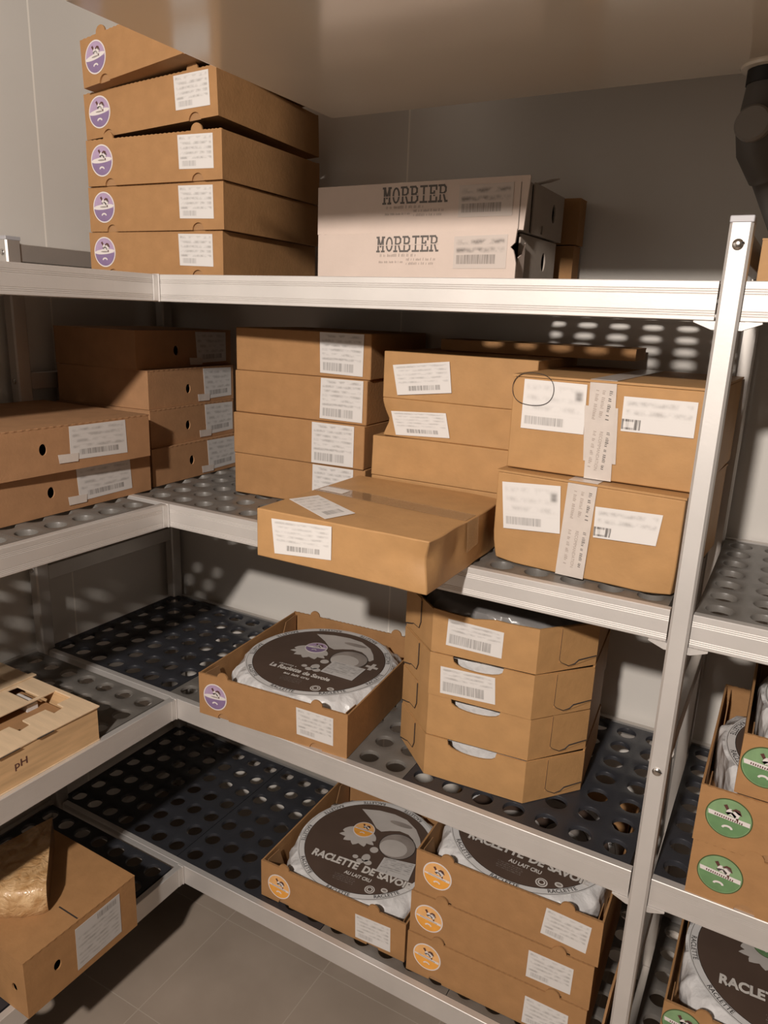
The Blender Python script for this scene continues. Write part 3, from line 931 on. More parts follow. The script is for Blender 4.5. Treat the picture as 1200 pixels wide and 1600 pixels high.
def carton_crumpled(label, loc, rot, dims, mat, group, amp=0.0006, seedn=1, dents=(), bulge=0.0, name='parcel'):
    t = thing(name, label, 'cardboard box', loc, tuple(R(a) for a in rot), group)
    me = crumple_box(*dims, mat, amp, seedn, dents, bulge)
    o = bpy.data.objects.new('box_body', me); C.objects.link(o); o.parent = t
    b_ = o.modifiers.new('bevel', 'BEVEL'); b_.width = 0.002; b_.segments = 2; b_.limit_method = 'ANGLE'; b_.angle_limit = R(50)
    return t
def panel_box(label, loc, rot, dims, mat, group, holes=(), side_holes=(), lid_seam=True, name='carton', flap_gap=None):
    """closed carton from six boards with real hand holes in its front"""
    w, d, h = dims; th = 0.003
    t = thing(name, label, 'cardboard box', loc, tuple(R(a) for a in rot), group)
    mb = MB()
    hs = [ellipse(u, v, 0.0082, 0.0112, 20) for u, v in holes]
    mb.panel([(0, 0), (w, 0), (w, h - .0022), (0, h - .0022)], hs, th, mat, FRONT(th))
    mb.panel([(0, 0), (w, 0), (w, h - .0022), (0, h - .0022)], [], th, mat, BACK(d - th))
    sh = [ellipse(u, v, 0.0075, 0.0095, 20) for u, v in side_holes]
    mb.panel([(th, 0), (d - th, 0), (d - th, h - .0022), (th, h - .0022)], sh, th, mat, LEFT(th))
    mb.panel([(th, 0), (d - th, 0), (d - th, h - .0022), (th, h - .0022)], [], th, mat, RIGHT(w - th))
    mb.box(th, w - th, th, d - th, 0, th, mat)
    mb.build('box_body', t)
    mb = MB()
    P = [(-.0006, -.0006)] + wavy(0, w, -.0006, int(w / .008), .0005) + [(w + .0006, -.0006), (w + .0006, d + .0006), (-.0006, d + .0006)]
    mb.panel(P, [], 0.0022, mat, TOP(h - 0.0022))
    mb.build('lid', t)
    return t
def tape_piece(parent, quad, T, mat=TAPE_C, name='tape', off=0.0009):
    mb = MB(); decal(mb, quad, off, mat, T); o = mb.build(name, parent); return o

# ================================================================ TOP SHELF
ord_ = ['lowest', 'second from the bottom', 'middle', 'second from the top', 'tilted topmost']
A = [((-.267, .064, 0.0), (0, 0, 3.2), (.358, .343, .088)),
     ((-.258, .061, .0885), (0, 0, 2.7), (.358, .343, .088)),
     ((-.249, .055, .177), (0, 0, 2.5), (.354, .343, .088)),
     ((-.258, .066, .2685), (-1.5, -3.2, 1.5), (.352, .343, .087)),
     ((-.232, .045, .3575), (-2.2, -5.6, -2.0), (.358, .343, .088))]
for (l, r_, dm), nm in zip(A, ord_):
    open_box('brown purple-sticker cheese box, %s in the stack on the top shelf' % nm, l, r_, dm, 'purple', 'stack of purple-sticker boxes on the top shelf', LQ, sticker=(0.043, 0.048))

# slab-serif stencil lettering for the white boxes
def morbier(mb, x, y, w_, h_, z, mat, T):
    adv = w_ / 7.0; s = 0.13
    G = {
     'M': [((.05, 0), (.35, 0)), ((.65, 0), (.95, 0)), ((.05, 1), (.28, 1)), ((.72, 1), (.95, 1)), ((.2, 0), (.2, 1)), ((.8, 0), (.8, 1)), ((.22, 1), (.5, .35)), ((.5, .35), (.78, 1))],
     'O': 'O',
     'R': [((.05, 0), (.38, 0)), ((.05, 1), (.62, 1)), ((.22, 0), (.22, 1)), ((.62, 1), (.80, .86)), ((.80, .86), (.80, .64)), ((.80, .64), (.62, .50)), ((.22, .5), (.62, .5)), ((.55, .5), (.80, 0)), ((.78, 0), (.97, 0))],
     'B': [((.05, 0), (.62, 0)), ((.05, 1), (.60, 1)), ((.22, 0), (.22, 1)), ((.60, 1), (.78, .88)), ((.78, .88), (.78, .66)), ((.78, .66), (.60, .53)), ((.22, .53), (.62, .53)), ((.62, .53), (.86, .38)), ((.86, .38), (.86, .14)), ((.86, .14), (.62, 0))],
     'I': [((.15, 0), (.85, 0)), ((.15, 1), (.85, 1)), ((.5, 0), (.5, 1))],
     'E': [((.05, 0), (.86, 0)), ((.05, 1), (.84, 1)), ((.22, 0), (.22, 1)), ((.22, .52), (.60, .52)), ((.86, 0), (.86, .24)), ((.84, 1), (.84, .78)), ((.60, .40), (.60, .64))],
    }
    def stroke(p, q, th):
        p = Vector((p[0] * adv * .94, p[1] * h_)); q = Vector((q[0] * adv * .94, q[1] * h_))
        d_ = (q - p); L = d_.length; d_ = d_ / L; n = Vector((-d_.y, d_.x)) * th / 2
        p2 = p - d_ * th * .45; q2 = q + d_ * th * .45
        return [p2 + n, p2 - n, q2 - n, q2 + n]
    th = h_ * s
    k = 0
    for i, ch in enumerate('MORBIER'):
        ox = x + i * adv
        if ch == 'O':
            n = 24
            for j in range(n):
                a0, a1 = 2 * PI * j / n, 2 * PI * (j + 1) / n
                def pt(a, r_): return (ox + adv * .48 + (adv * .40 - r_) * math.cos(a), y + h_ / 2 + (h_ * .53 - r_) * math.sin(a), z)
                mb.add([pt(a0, 0), pt(a1, 0), pt(a1, th), pt(a0, th)], [(0, 1, 2, 3)], mat, T)
            continue
        for p, q in G[ch]:
            k += 1
            Q = stroke(p, q, th)
            mb.add([(ox + v.x, y + v.y, z + 0.00002 * (k % 5)) for v in Q], [(0, 1, 2, 3)], mat, T)
    # worn gap of the stencil
    mb.add([(x, y + h_ * .40, z + .00025), (x + w_, y + h_ * .44, z + .00025), (x + w_, y + h_ * .49, z + .00025), (x, y + h_ * .45, z + .00025)], [(0, 1, 2, 3)], CARDW, T)

def morbier_box(label, loc, rot, dims, txt, torn):
    w_, d, h = dims; th = 0.0035
    t = thing('morbier_box', label, 'cardboard box', loc, tuple(R(a) for a in rot), 'white printed boxes on the top shelf')
    mb = MB()
    if torn:
        P = [(0, 0), (w_, 0), (w_, h * .36), (w_ - .003, h * .50), (w_ - .006, h * .60), (w_ - .012, h * .66), (w_ - .004, h * .74), (w_ - .002, h - .001)] + wavy(w_ - .002, 0, h - .001, 60, .0007) + [(0, h - .001)]
    else:
        P = [(0, 0)] + wavy(0, w_, 0.0, 60, .0007) + [(w_, 0), (w_ + .006, h - .003), (w_ + .005, h)] + [(0, h)]
    mb.panel(P, [], th, CARDW, FRONT(th))
    mb.build('front_panel', t)
    # body set back, folded side with vent holes
    mb = MB(); xs = w_ - (0.022 if torn else 0.008)
    mb.box(0.002, xs - .003, 0.006, d, 0, 0.003, CARDG)
    mb.panel([(0, 0), (xs, 0), (xs, h - .004), (0, h - .004)], [], th, CARDG, BACK(d - th))
    mb.panel([(0.004, 0), (d - th, 0), (d - th, h - .004), (0.004, h - .004)], [], th, CARDG, LEFT(th + .002))
    mb.box(0.004, xs - .004, 0.004, d - .001, h - .006, h - .0035, CARDG)
    mb.build('box_body', t)
    mb = MB()
    holes = [ellipse(.168, .045, .0085, .0165, 20)]
    side = [(0.0, 0), (.05, 0), (.05, h - .006), (0.0, h - .010)]
    if torn:
        side = [(0.02, 0), (.062, 0), (.062, h * .80), (.052, h * .58), (.036, h * .50), (.030, h * .22), (.020, h * .18)]
    mb.panel(side, [], .002, CARDW if torn else CARDG, RIGHT(xs - .002 + (0.010 if torn else 0)))
    nt = [(.060, 0), (.100, 0), (.104, .012), (.112, .013), (.114, 0), (d, 0), (d, h - .002), (.20, h - .001), (.12, h), (.06, h - .002)]
    holes2 = [ellipse(.168, .046, .0095, .0165, 20)] + ([] if torn else [[(.105, .004), (.116, .004), (.114, .020), (.108, .018)]])
    nt2 = [(.058, 0), (d, 0), (d, h - .004), (.058, h - .002)]
    mb.panel(nt2, holes2, .003, CARDG, RIGHT(xs - .001))
    mb.build('side_flap', t)
    if not torn:
        mb = MB()
        mb.panel([(0, 0), (.048, -.004), (.060, .004), (.040, .012), (.012, .008)], [], .002, CARDG, Matrix.Translation((xs - .03, .10, h - .001)) @ Matrix.Rotation(R(-9), 4, 'Y'))
        mb.panel([(0, 0), (.06, 0), (.05, .09), (.01, .10)], [], .002, CARDG, Matrix.Translation((xs - .055, .005, h - .0028)) @ Matrix.Rotation(R(4), 4, 'Y'))
        mb.build('torn_tab', t)
    mb = MB()
    x0, y0, tw, thh = txt
    morbier(mb, x0, y0, tw, thh, .0004, INKG, FRONT(0))
    strokes(mb, x0 + .008, y0 - .0095, .078, .0055, .0004, INKL, FRONT(0), 1)
    strokes(mb, x0 + .006, y0 - .0205, .052, .004, .0004, INKL, FRONT(0), 2)
    strokes(mb, x0 + .066, y0 - .0165, .060, .0048, .0004, INKL, FRONT(0), 3)
    strokes(mb, x0 + .066, y0 - .0235, .060, .0048, .0004, INKL, FRONT(0), 4)
    mb.build('ink_stamp', t)
    add_label(t, [(.303, h - .0105), (.404, h - .0095), (.404, .0235), (.303, .0235)], 'white', FRONT(0))
    return t
morbier_box('white box stamped MORBIER with torn right edge, lower of the two', (.250, .18, 0), (0, 0, -4), (.4215, .225, .0875), (.139, .054, .133, .0245), True)
morbier_box('white box stamped MORBIER, upper of the two on the top shelf', (.2416, .19, .0878), (0, 0, -1), (.426, .225, .086), (.147, .0515, .134, .0262), False)
for z0, nm in ((0.0, 'lower'), (0.087, 'upper')):
    o = panel_box('dark brown flat carton half hidden behind the white boxes, %s one' % nm, (.50, .428, z0), (0, 0, 0), (.187 + (.004 if z0 else 0), .044, .085), CARD, 'cartons behind the white boxes', side_holes=())

# small box at the far right of the top shelf
tb = panel_box('brown box at the right edge of the top shelf beside the post', (1.046, .030, 0), (0, 0, 0), (.30, .33, .054), CARD2, None)

# ================================================================ SECOND SHELF, LEFT UNIT AND CORNER
def side_labelled(label, loc, rot, dims, quad, hole, group, style='pink', mat=CARD3, tab=True):
    t = panel_box(label, loc, rot, dims, mat, group, holes=[hole])
    add_label(t, quad, style, FRONT(0.0))
    tl, tr, br, bl = quad
    tape_piece(t, [(bl[0] - .028, bl[1] + .014), (bl[0] + .018, bl[1] + .012), (bl[0] + .016, bl[1] - .004), (bl[0] - .026, bl[1] - .003)], FRONT(0), off=.0014)
    return t
Bx = [((-.131, .084, LV2), 93, (.305, .30, .0865), (.133, .043)), ((-.140, .092, LV2 + .087), 94, (.305, .29, .0865), (.127, .040)),
      ((-.148, .098, LV2 + .174), 94, (.31, .28, .0865), (.134, .038)), ((-.172, .089, LV2 + .261), 91, (.32, .265, .086), (.124, .040))]
for (l, a, dm, hl), nm in zip(Bx, ('bottom', 'second from bottom', 'third from bottom', 'topmost, shaded')):
    side_labelled('flat brown carton with punched hole in the corner stack, %s' % nm, l, (0, 0, a), dm, [(.190, .083), (.300, .081), (.300, .010), (.195, .008)], hl, 'corner stack of punched cartons')
side_labelled('wide brown carton with white label on left shelf, under another carton', (-.107, -.311, LV2), (0, 0, 91.9), (.378, .34, .0848), [(.179, .082), (.319, .0795), (.322, .015), (.183, .0135)], (.118, .044), 'two wide cartons on the left shelf')
side_labelled('wide brown carton with white label lying on top of its twin at left', (-.095, -.335, LV2 + .0852), (0, 0, 89.5), (.378, .352, .090), [(.179, .0855), (.314, .0850), (.316, .016), (.178, .020)], (.120, .048), 'two wide cartons on the left shelf')

Dx = [((.038, .169, LV2), 3.5, [(.205, .0885), (.303, .088), (.302, .003), (.204, .002)]), ((.037, .168, LV2 + .091), 2.5, [(.206, .0885), (.307, .088), (.3065, .0035), (.2056, .0025)]),
      ((.037, .176, LV2 + .182), 2.2, [(.222, .089), (.3215, .089), (.321, .005), (.220, .006)]), ((.041, .176, LV2 + .273), 3.0, [(.212, .089), (.314, .0885), (.313, .006), (.214, .008)])]
for i, ((l, a, q_), nm) in enumerate(zip(Dx, ('bottom one', 'second from the bottom', 'third from the bottom', 'topmost one'))):
    t = carton_crumpled('brown carton with tall white barcode label in the stack of four, %s' % nm, l, (0, 0, a), (.33, .27, .0905), CARD, 'stack of four barcode cartons', amp=0.0004, seedn=20 + i, name='carton')
    add_label(t, q_, 'four', FRONT(0.0), off=.0012)

# parcels beside it
Ex = [((.383, .188, LV2), (.312, .262, .0848), (), 'bottom, hidden behind the parcel in front', None),
      ((.383, .186, LV2 + .085), (.312, .262, .083), (((.02, 0, .075), .09, (0, .004, -.003)),), 'second from the bottom, unlabelled', None),
      ((.402, .190, LV2 + .168), (.298, .262, .075), (((0, 0, .030), .045, (.012, .012, 0)), ((.22, 0, .03), .11, (0, .006, 0))), 'third, with a dented corner', [(.021, .050), (.139, .0565), (.150, .010), (.034, .004)]),
      ((.402, .190, LV2 + .243), (.310, .262, .090), (), 'topmost, with a slanted label', [(.0218, .0644), (.141, .078), (.1488, .0207), (.0344, .0074)])]
for i, (l, dm, dents, nm, q_) in enumerate(Ex):
    t = carton_crumpled('ochre parcel in the pile in mid-shelf, %s' % nm, l, (0, 0, .5), dm, CARD2, 'pile of ochre parcels', amp=0.0009, seedn=40 + i, dents=dents)
    if q_: add_label(t, q_, 'small', FRONT(0.0), off=.0030 if i != 2 else .0015)
t = panel_box('dark flat carton lying at the back on top of the ochre parcels', (.455, .335, LV2 + .3345), (0, 0, 2), (.39, .115, .022), CARD, None)

# overhanging parcel
t = carton_crumpled('large ochre parcel overhanging the shelf edge with dented corner', (.366, -.157, LV2 + .001), (0, 0, 0), (.32, .325, .083), CARD2, None, amp=0.0007, seedn=77,
                    dents=(((.32, 0, .050), .045, (-.012, .012, 0)), ((.255, 0, .050), .06, (0, .007, 0)), ((.32, .10, .048), .06, (-.008, 0, 0)), ((.32, .20, .03), .07, (-.006, 0, 0)), ((.32, .30, .05), .09, (-.016, 0, -.006)), ((.30, 0, .018), .04, (0, -.004, 0))))
add_label(t, [(.0317, .0705), (.1499, .0770), (.1499, .0217), (.0382, .0116)], 'small', FRONT(0), off=.0014)
add_label(t, [(.0101, .076), (.0338, .1296), (.1506, .067), (.1308, .0085)], 'small', TOP(.083), off=.0012)
tape_piece(t, [(.004, .205), (.317, .180), (.317, .136), (.004, .160)], TOP(.083), CLEAR_TAPE, 'clear_tape', off=.0009)
tape_piece(t, [(.010, .196), (.062, .192), (.062, .166), (.010, .170)], TOP(.083), TAPE_C, 'tape', off=.0014)
tape_piece(t, [(.135, .083), (.180, .083), (.185, .034), (.140, .030)], RIGHT(.32), CLEAR_TAPE, 'clear_tape', off=.0016)

# two big taped cartons
def big_carton(label, loc, rot, dims, q1, q2_, tapeq, ring=False, amp=.0008, seedn=3, dents=()):
    w_, d, h = dims
    t = thing('carton', label, 'cardboard box', loc, tuple(R(a) for a in rot), 'two big taped cartons')
    me = crumple_box(w_, d, h - .0045, CARD2, amp, seedn, dents)
    o = bpy.data.objects.new('box_body', me); C.objects.link(o); o.parent = t
    b_ = o.modifiers.new('bevel', 'BEVEL'); b_.width = .002; b_.segments = 2; b_.limit_method = 'ANGLE'; b_.angle_limit = R(50)
    for (y0, y1) in ((-.001, d / 2 - .0015), (d / 2 + .0015, d + .001)):
        mb = MB()
        P = [(-.0015, y0), (w_ * .35, y0 - .0006), (w_ * .7, y0 + .0008), (w_ + .0015, y0), (w_ + .0015, y1), (-.0015, y1)]
        mb.panel(P, [], .0035, CARD2, TOP(h - .0038)); mb.build('top_flap', t)
    add_label(t, q1, 'big', FRONT(0), off=.0016)
    add_label(t, q2_, 'wide', FRONT(0), off=.0016)
    mb = MB()
    u0, u1, u2, u3 = tapeq
    decal(mb, [(u0, h - .004), (u1, h - .004), (u3, .0), (u2, .0)], .0022, TAPE_C, FRONT(0))
    decal(mb, [(u0 - .005, h * .74), (u1 + .006, h * .74), (u3 + .004, h * .18), (u2 - .004, h * .18)], .0019, TAPE_C, FRONT(0)) if ring else None
    xm = (u0 + u1) / 2; hw = (u1 - u0) / 2
    decal(mb, [(xm - hw, .345), (xm + hw, .345), (xm + hw, -.001), (xm - hw, -.001)], .0005, TAPE_C, TOP(h)) 
    for i, uu in enumerate((.25, .5, .76)):
        x = u0 + (u1 - u0) * uu
        for j, (yy, st) in enumerate(((h * .93, 'ECOMMAND'), (h * .52, 'RECOMMANDATION'))):
            sh_ = (u2 - u0) * (1 - yy / h)
            if i != 1 or j == 0: strokes(mb, x + sh_, yy - .004, .045 if j == 0 else .062, .0055, .0028, INKG if i == 2 else INKL, FRONT(0), 11 + i * 3 + j, R(-93))
            else: put_text(mb, st, x + sh_, yy - .004, .045 if j == 0 else .062, .0052, .0028, INKL, FRONT(0), .0, R(-93))
    mb.build('printed_tape', t)
    if ring:
        mb = MB()
        P = [(.0355 + .0350 * math.cos(a) , .1325 + .0275 * math.sin(a) + .0015 * math.sin(3 * a), .0) for a in [2 * PI * i / 40 for i in range(41)]]
        mb.tube([(x, y, .0030) for x, y, _ in P], .0006, DARK, 6, FRONT(0))
        mb.build('string_loop', t, smooth=True)
    return t
G1D = (((.0, .0, .0), .05, (.006, .004, .004)), ((.30, 0, .0), .05, (-.003, .006, .004)), ((.2, 0, .035), .08, (0, .004, 0)), ((.05, 0, .03), .05, (0, .003, 0)))
big_carton('big ochre taped carton with creased front, under its twin by the post', (.70, .065, LV2 + .001), (0, 0, -3.8), (.30, .350, .158),
           [(.0100, .1380), (.1108, .1460), (.1172, .0678), (.0187, .0589)], [(.1700, .1227), (.2717, .1269), (.2672, .0778), (.1714, .0728)], (.1225, .1695, .1165, .1630), False, .0011, 5, G1D)
big_carton('big ochre taped carton with circle of string, on top of its twin', (.707, .085, LV2 + .161), (0, 0, -2.0), (.305, .350, .155),
           [(.0198, .1480), (.1228, .1465), (.1248, .0685), (.0197, .0681)], [(.1807, .1338), (.2869, .134), (.2872, .0816), (.1814, .081)], (.1270, .1680, .1330, .1760), True, .0006, 6)

# ================================================================ THIRD SHELF
# plywood crate
def crate():
    x0, x1, y0, y1 = -.335, -.012, -.62, -.204
    t = thing('wooden_crate', 'pale plywood cheese crate marked pH on the left shelf', 'wooden crate', (x1, y0, LV3), (0, 0, R(89.5)))
    w_, d, h = y1 - y0, x1 - x0, .0745
    W = w_
    # local: x along shelf (world y), y towards the wall
    def tag_board(name, mb): return mb.build(name, t, bevel=.0006)
    mb = MB(); mb.box(0, W, 0, .009, .003, h, PINE); tag_board('side_board', mb)
    mb = MB(); mb.box(0, W, d - .009, d, .003, h, PINE); tag_board('side_board', mb)
    mb = MB(); mb.box(.001, .010, .009, d - .009, .003, h, PINE); tag_board('end_board', mb)
    mb = MB(); mb.box(W - .010, W - .001, .009, d - .009, .003, h, PINE); tag_board('end_board', mb)
    mb = MB(); mb.box(-.001, W + .001, -.001, d + .001, 0, .003, PLY); tag_board('base_board', mb)
    # lid with cut-outs (u along W, v towards the wall)
    def uv(x, y): return (y - y0, x1 - x)
    slot = [(-.083, -.211), (-.083, -.243), (-.062, -.244), (-.058, -.268), (-.083, -.269), (-.085, -.318), (-.060, -.319), (-.056, -.343), (-.085, -.345), (-.086, -.56), (-.134, -.56), (-.132, -.211)]
    s2 = [(-.140, -.243), (-.210, -.243), (-.212, -.266), (-.140, -.267)]
    s3 = [(-.243, -.243), (-.325, -.243), (-.325, -.257), (-.243, -.257)]
    def ccw(L):
        a = sum(L[i][0] * L[(i + 1) % len(L)][1] - L[(i + 1) % len(L)][0] * L[i][1] for i in range(len(L)))
        return L if a > 0 else list(reversed(L))
    mb = MB()
    mb.panel([(-.002, -.003), (W * .35, -.0045), (W * .7, -.002), (W + .003, -.004), (W + .003, d + .002), (-.002, d + .002)], [ccw([uv(*p) for p in slot]), ccw([uv(*p) for p in s2])], .0035, PLY, TOP(h))
    tag_board('lid_board', mb)
    mb = MB()
    mb.panel([(0, .205), (W + .012, .207), (W + .012, .222), (W + .003, .223), (W + .003, d + .001), (0, d + .001)], [ccw([uv(*p) for p in s3])], .0035, PLY, TOP(h + .0036))
    tag_board('lid_board', mb)
    for (u0, u1) in ((.20, .245), (.28, .315)):
        mb = MB(); mb.box(u0, u1, -.0052, -.0018, h + .0004, h + .0012, DARK); mb.build('lid_staple', t)
    mb = MB(); put_text(mb, 'pH', .2335, .032, .025, .019, .0005, COW_B, FRONT(0), .01); mb.build('burnt_mark', t)
    # folded strap and what shows through the slots
    mb = MB(); mb.box(.02, W - .02, .012, d - .012, .010, .052, CARD_IN); mb.build('inner_tray', t)
    mb = MB(); mb.box(W - .066, W - .042, .13, .19, .052, .066, PAPER); mb.build('inner_wrap', t)
    return t
crate()

# big open raclette box in the middle
ot = open_box('open brown cheese box with purple sticker alone on the third shelf', (.086, -.015, LV3), (0, 0, 4.3), (.365, .39, .097), 'purple', None, LQ)
cth = R(4.3)
def inbox(loc, th, w_=.365, d=.39):
    a, b_ = w_ / 2, d / 2
    return (loc[0] + math.cos(th) * a - math.sin(th) * b_, loc[1] + math.sin(th) * a + math.cos(th) * b_)
p = inbox((.086, -.015), cth)
wheel('brown-printed cheese wheel in the open box with the purple sticker', (p[0], p[1] + .008, LV3 + .0045), cth, kind='purple', text='other', seedn=3, square=.170)

# eight-sided boxes
def oct_box(label, z, top, i):
    w_, d, h = .372, .372, .0855
    t = thing('octagonal_box', label, 'cardboard box', (.5125, .047 + .002 * (i % 2), z), (0, 0, R(4.6 + .6 * (i % 2))), 'stack of eight-sided boxes')
    c1, c2 = .088, .092
    foot = [(c1, 0), (w_ - c1, 0), (w_, c2), (w_, d - c2), (w_ - c1, d), (c1, d), (0, d - c2), (0, c2)]
    th = .0035
    cx, cy = w_ / 2, d / 2
    mb = MB()
    ins = [((x - cx) * .985 + cx, (y - cy) * .985 + cy) for x, y in foot]
    mb.panel(ins, [], .003, CARD_IN)
    for k in range(8):
        a, b_ = Vector(foot[k]), Vector(foot[(k + 1) % 8])
        L = (b_ - a).length; dr = (b_ - a) / L
        T = Matrix(((dr.x, 0, dr.y, a.x), (dr.y, 0, -dr.x, a.y), (0, 1, 0, 0), (0, 0, 0, 1))) @ Matrix.Translation((0, 0, -th))
        if k == 0:   # front with hand slot at the top edge
            if top: P = [(0, 0), (L, 0), (L, h), (L * .72, h - .001), (L * .60, h + .0005), (L * .40, h - .006), (L * .2, h - .004), (0, h)]
            else:
                P = [(0, 0), (L, 0), (L, h), (.140, h)] + [(.092 + .048 * math.cos(a_), h - .020 * math.sin(a_) ** .6) for a_ in [PI * j / 10 for j in range(1, 10)]] + [(.044, h), (0, h)]
            mb.panel(P, [], th, CARD2, T)
        elif k in (1, 7):  # corner face with cut flap
            mb.panel([(0, 0), (L, 0), (L, h - .002), (0, h)], [], th, CARD2, T)
        else:
            mb.panel([(0, 0), (L, 0), (L, h), (0, h)], [], th, CARD2, T)
        if k in (1, 7):
            m2 = MB(); T2 = T @ Matrix.Translation((0, 0, th + .0004))
            if k == 1: m2.panel([(L * .36, .016), (L * .55, .006), (L - .001, .017), (L - .001, h - .004), (L * .36, h - .001)], [], .0018, CARD2, T2)
            else: m2.panel([(.001, .004), (L * .30, .018), (L * .52, .020), (L * .58, .034), (L * .58, h - .002), (.001, h - .003)], [], .0018, CARD2, T2)
            m2.build('locking_flap', t)
            m3 = MB()  # thin dark tube standing in for the shade inside the flap's cut
            if k == 1: pl = [(L * .36, h - .003), (L * .355, .022), (L * .40, .016), (L * .52, .008), (L * .62, .010), (L * .68, .016), (L - .002, .019)]
            else: pl = [(L * .60, h - .006), (L * .60, .036), (L * .54, .021), (L * .32, .019), (L * .26, .015), (.003, .004)]
            rr_ = [.0004, .0005, .0006, .0008, .0012, .0013, .0011] if k == 1 else [.0009, .0009, .0008, .0008, .0012, .0014]
            m3.tube([(x, y, th + .0022 if k == 1 else th + .0020) for x, y in pl], rr_, DARK, 6, T)
            m3.build('slit_shade_line', t)
    mb.build('box_body', t)
    return t
OCTN = ('bottom', 'second from the bottom', 'third from the bottom', 'topmost')
for i, nm in enumerate(OCTN):
    z = LV3 + i * .0862
    t = oct_box('eight-sided brown cheese box, %s of the stack on the third shelf' % nm, z, i == 3, i)
    if i >= 2:
        add_label(t, [(.118, .071), (.222, .066), (.221, .016), (.116, .019)] if i == 3 else [(.110, .062), (.214, .064), (.218, .012), (.112, .008)], 'oct', FRONT(0))
    p = inbox((.5125, .047), R(4.6), .372, .372)
    wheel('grey-film cheese wheel in the topmost eight-sided box' if i == 3 else 'white-wrapped cheese wheel inside the %s eight-sided box' % nm,
          (p[0], p[1], z + .0035), R(4.6), r=.150, h=.079 if i < 3 else .080, film_mat=GREYFILM if i == 3 else PAPER_R, square=.168, seedn=10 + i, group='cheese wheels in the eight-sided boxes')

# right-hand bay, third shelf
Rx = [((1.086, .004, LV3), -1, .096, 'lowest of three'), ((1.084, .003, LV3 + .0965), 0, .096, 'middle of three'), ((1.128, .0085, LV3 + .193), 0, .098, 'topmost of three, shifted right')]
for i, (l, a, h, nm) in enumerate(Rx):
    open_box('brown cheese box with green sticker at the right edge, %s' % nm, l, (0, 0, a), (.37, .37, h), 'green', 'green-sticker boxes on the third shelf', None, sticker=(.044, .051 + .003 * (i == 1)) if i < 2 else (.034, .053), sr=.0325,
             tabs=[.105, .294] if i == 1 else ([.085, .294] if i == 0 else TABS), notches=[.105, .294] if i == 1 else [.085, .294])
wheel('cheese wheel in the middle green-sticker box, mostly covered', (1.084 + .185, .003 + .185, LV3 + .101), R(15), r=.168, h=.080, text='savoie', seedn=31, square=.170)
wheel('cheese wheel in the topmost green-sticker box at the right edge', (1.128 + .185, .0085 + .185, LV3 + .1975), R(5), r=.168, h=.082, text='savoie', kind='green', seedn=32, square=.170)

# ================================================================ LOWEST SHELF
t = panel_box('closed brown carton with shipping label under the cheese wedge', (.042, -.444, LV4), (0, 0, 89.4), (.261, .29, .130), CARD, None, holes=[(.068, .066)], side_holes=[(.035, .055)], name='carton')
add_label(t, [(.111, .1135), (.2194, .1161), (.2192, .019), (.110, .0148)], 'ship', FRONT(0.0), lab='white shipping label')
mb = MB(); mb.box(.120, .123, .004, .060, .1297, .1303, DARK); mb.build('lid_slit', t)

def wedge():
    top = LV4 + .1305
    t = thing('cheese_wedge', 'film-wrapped cheese wedge lying on the closed carton at bottom left', 'cheese', (-.185, -.205, top), (0, 0, 0))
    r = .222; h = .064; a0, a1 = R(-98), R(-40)
    n = 22
    vs = []; fs = []
    rows = []
    zl = [0, .006, .016, .032, .048, .058, .064]
    off = [-.006, -.001, .002, .003, .002, -.003, -.009]
    for z, o_ in zip(zl, off):
        L = []
        for i in range(n + 1):
            a = a0 + (a1 - a0) * i / n
            e = .0015 * math.sin(i * 1.9 + z * 90) + .001 * math.sin(i * 3.7)
            rr = r + o_ + e - .006 * (abs(2 * i / n - 1) ** 6)
            L.append((rr * math.cos(a), rr * math.sin(a), z + (.0012 * math.sin(i * 2.3) if z == .064 else 0)))
        rows.append(L)
    m_ = n + 1
    for L in rows: vs += L
    K = len(rows)
    for j in range(K - 1):
        for i in range(n): fs.append((j * m_ + i, j * m_ + i + 1, (j + 1) * m_ + i + 1, (j + 1) * m_ + i))
    # inner rings on top for soft shading
    base = (K - 1) * m_
    for fr in (.8, .6, .4, .2):
        o_ = len(vs)
        for i in range(m_):
            x, y, z = rows[-1][i]; vs.append((x * fr, y * fr, h + .0015 * math.sin(i * 1.3 + fr * 9)))
        for i in range(n): fs.append((base + i, base + i + 1, o_ + i + 1, o_ + i))
        base = o_
    tip = len(vs); vs.append((0, 0, h))
    for i in range(n): fs.append((base + i, base + i + 1, tip))
    mb = MB(); mb.add(vs, fs, CHEESE); mb.build('rind', t, smooth=True, ang=60)
    mb = MB()
    for i in (0, n):
        P = [rows[j][i] for j in range(K)] + [(0, 0, h), (0, 0, 0)]
        mb.add(P, [tuple(range(len(P)))], CHEESE_CUT)
    P = [rows[0][i] for i in range(m_)] + [(0, 0, 0)]
    mb.add(P, [tuple(range(len(P)))], CHEESE_CUT)
    mb.build('cut_face', t)
wedge()

open_box('open brown cheese box with orange sticker, standing alone on the lowest shelf', (.218, .029, LV4), (0, 0, 1.6), (.37, .39, .095), 'orange', None, [(.250, .0665), (.335, .0705), (.337, .0095), (.252, .007)], sticker=(.050, .044))
p = inbox((.218, .029), R(1.6), .37, .39)
wheel('raclette wheel in the single open box with orange sticker', (p[0], p[1] - .020, LV4 + .0045), R(5.0), kind='orange', text='savoie', seedn=5, square=.168)
Lx = [((.598, .029, LV4), 1.6, 'bottom of three', [(.2499, .0698), (.3326, .0683), (.3337, .0107), (.248, .0062)], (.045, .053)),
      ((.600, .031, LV4 + .0982), 1.6, 'middle of three', [(.245, .0756), (.3292, .0749), (.3282, .017), (.2443, .0152)], (.041, .047)),
      ((.605, .0335, LV4 + .1964), 1.6, 'topmost of three, open', [(.263, .0826), (.3451, .0778), (.3402, .0192), (.2567, .0239)], (.047, .054))]
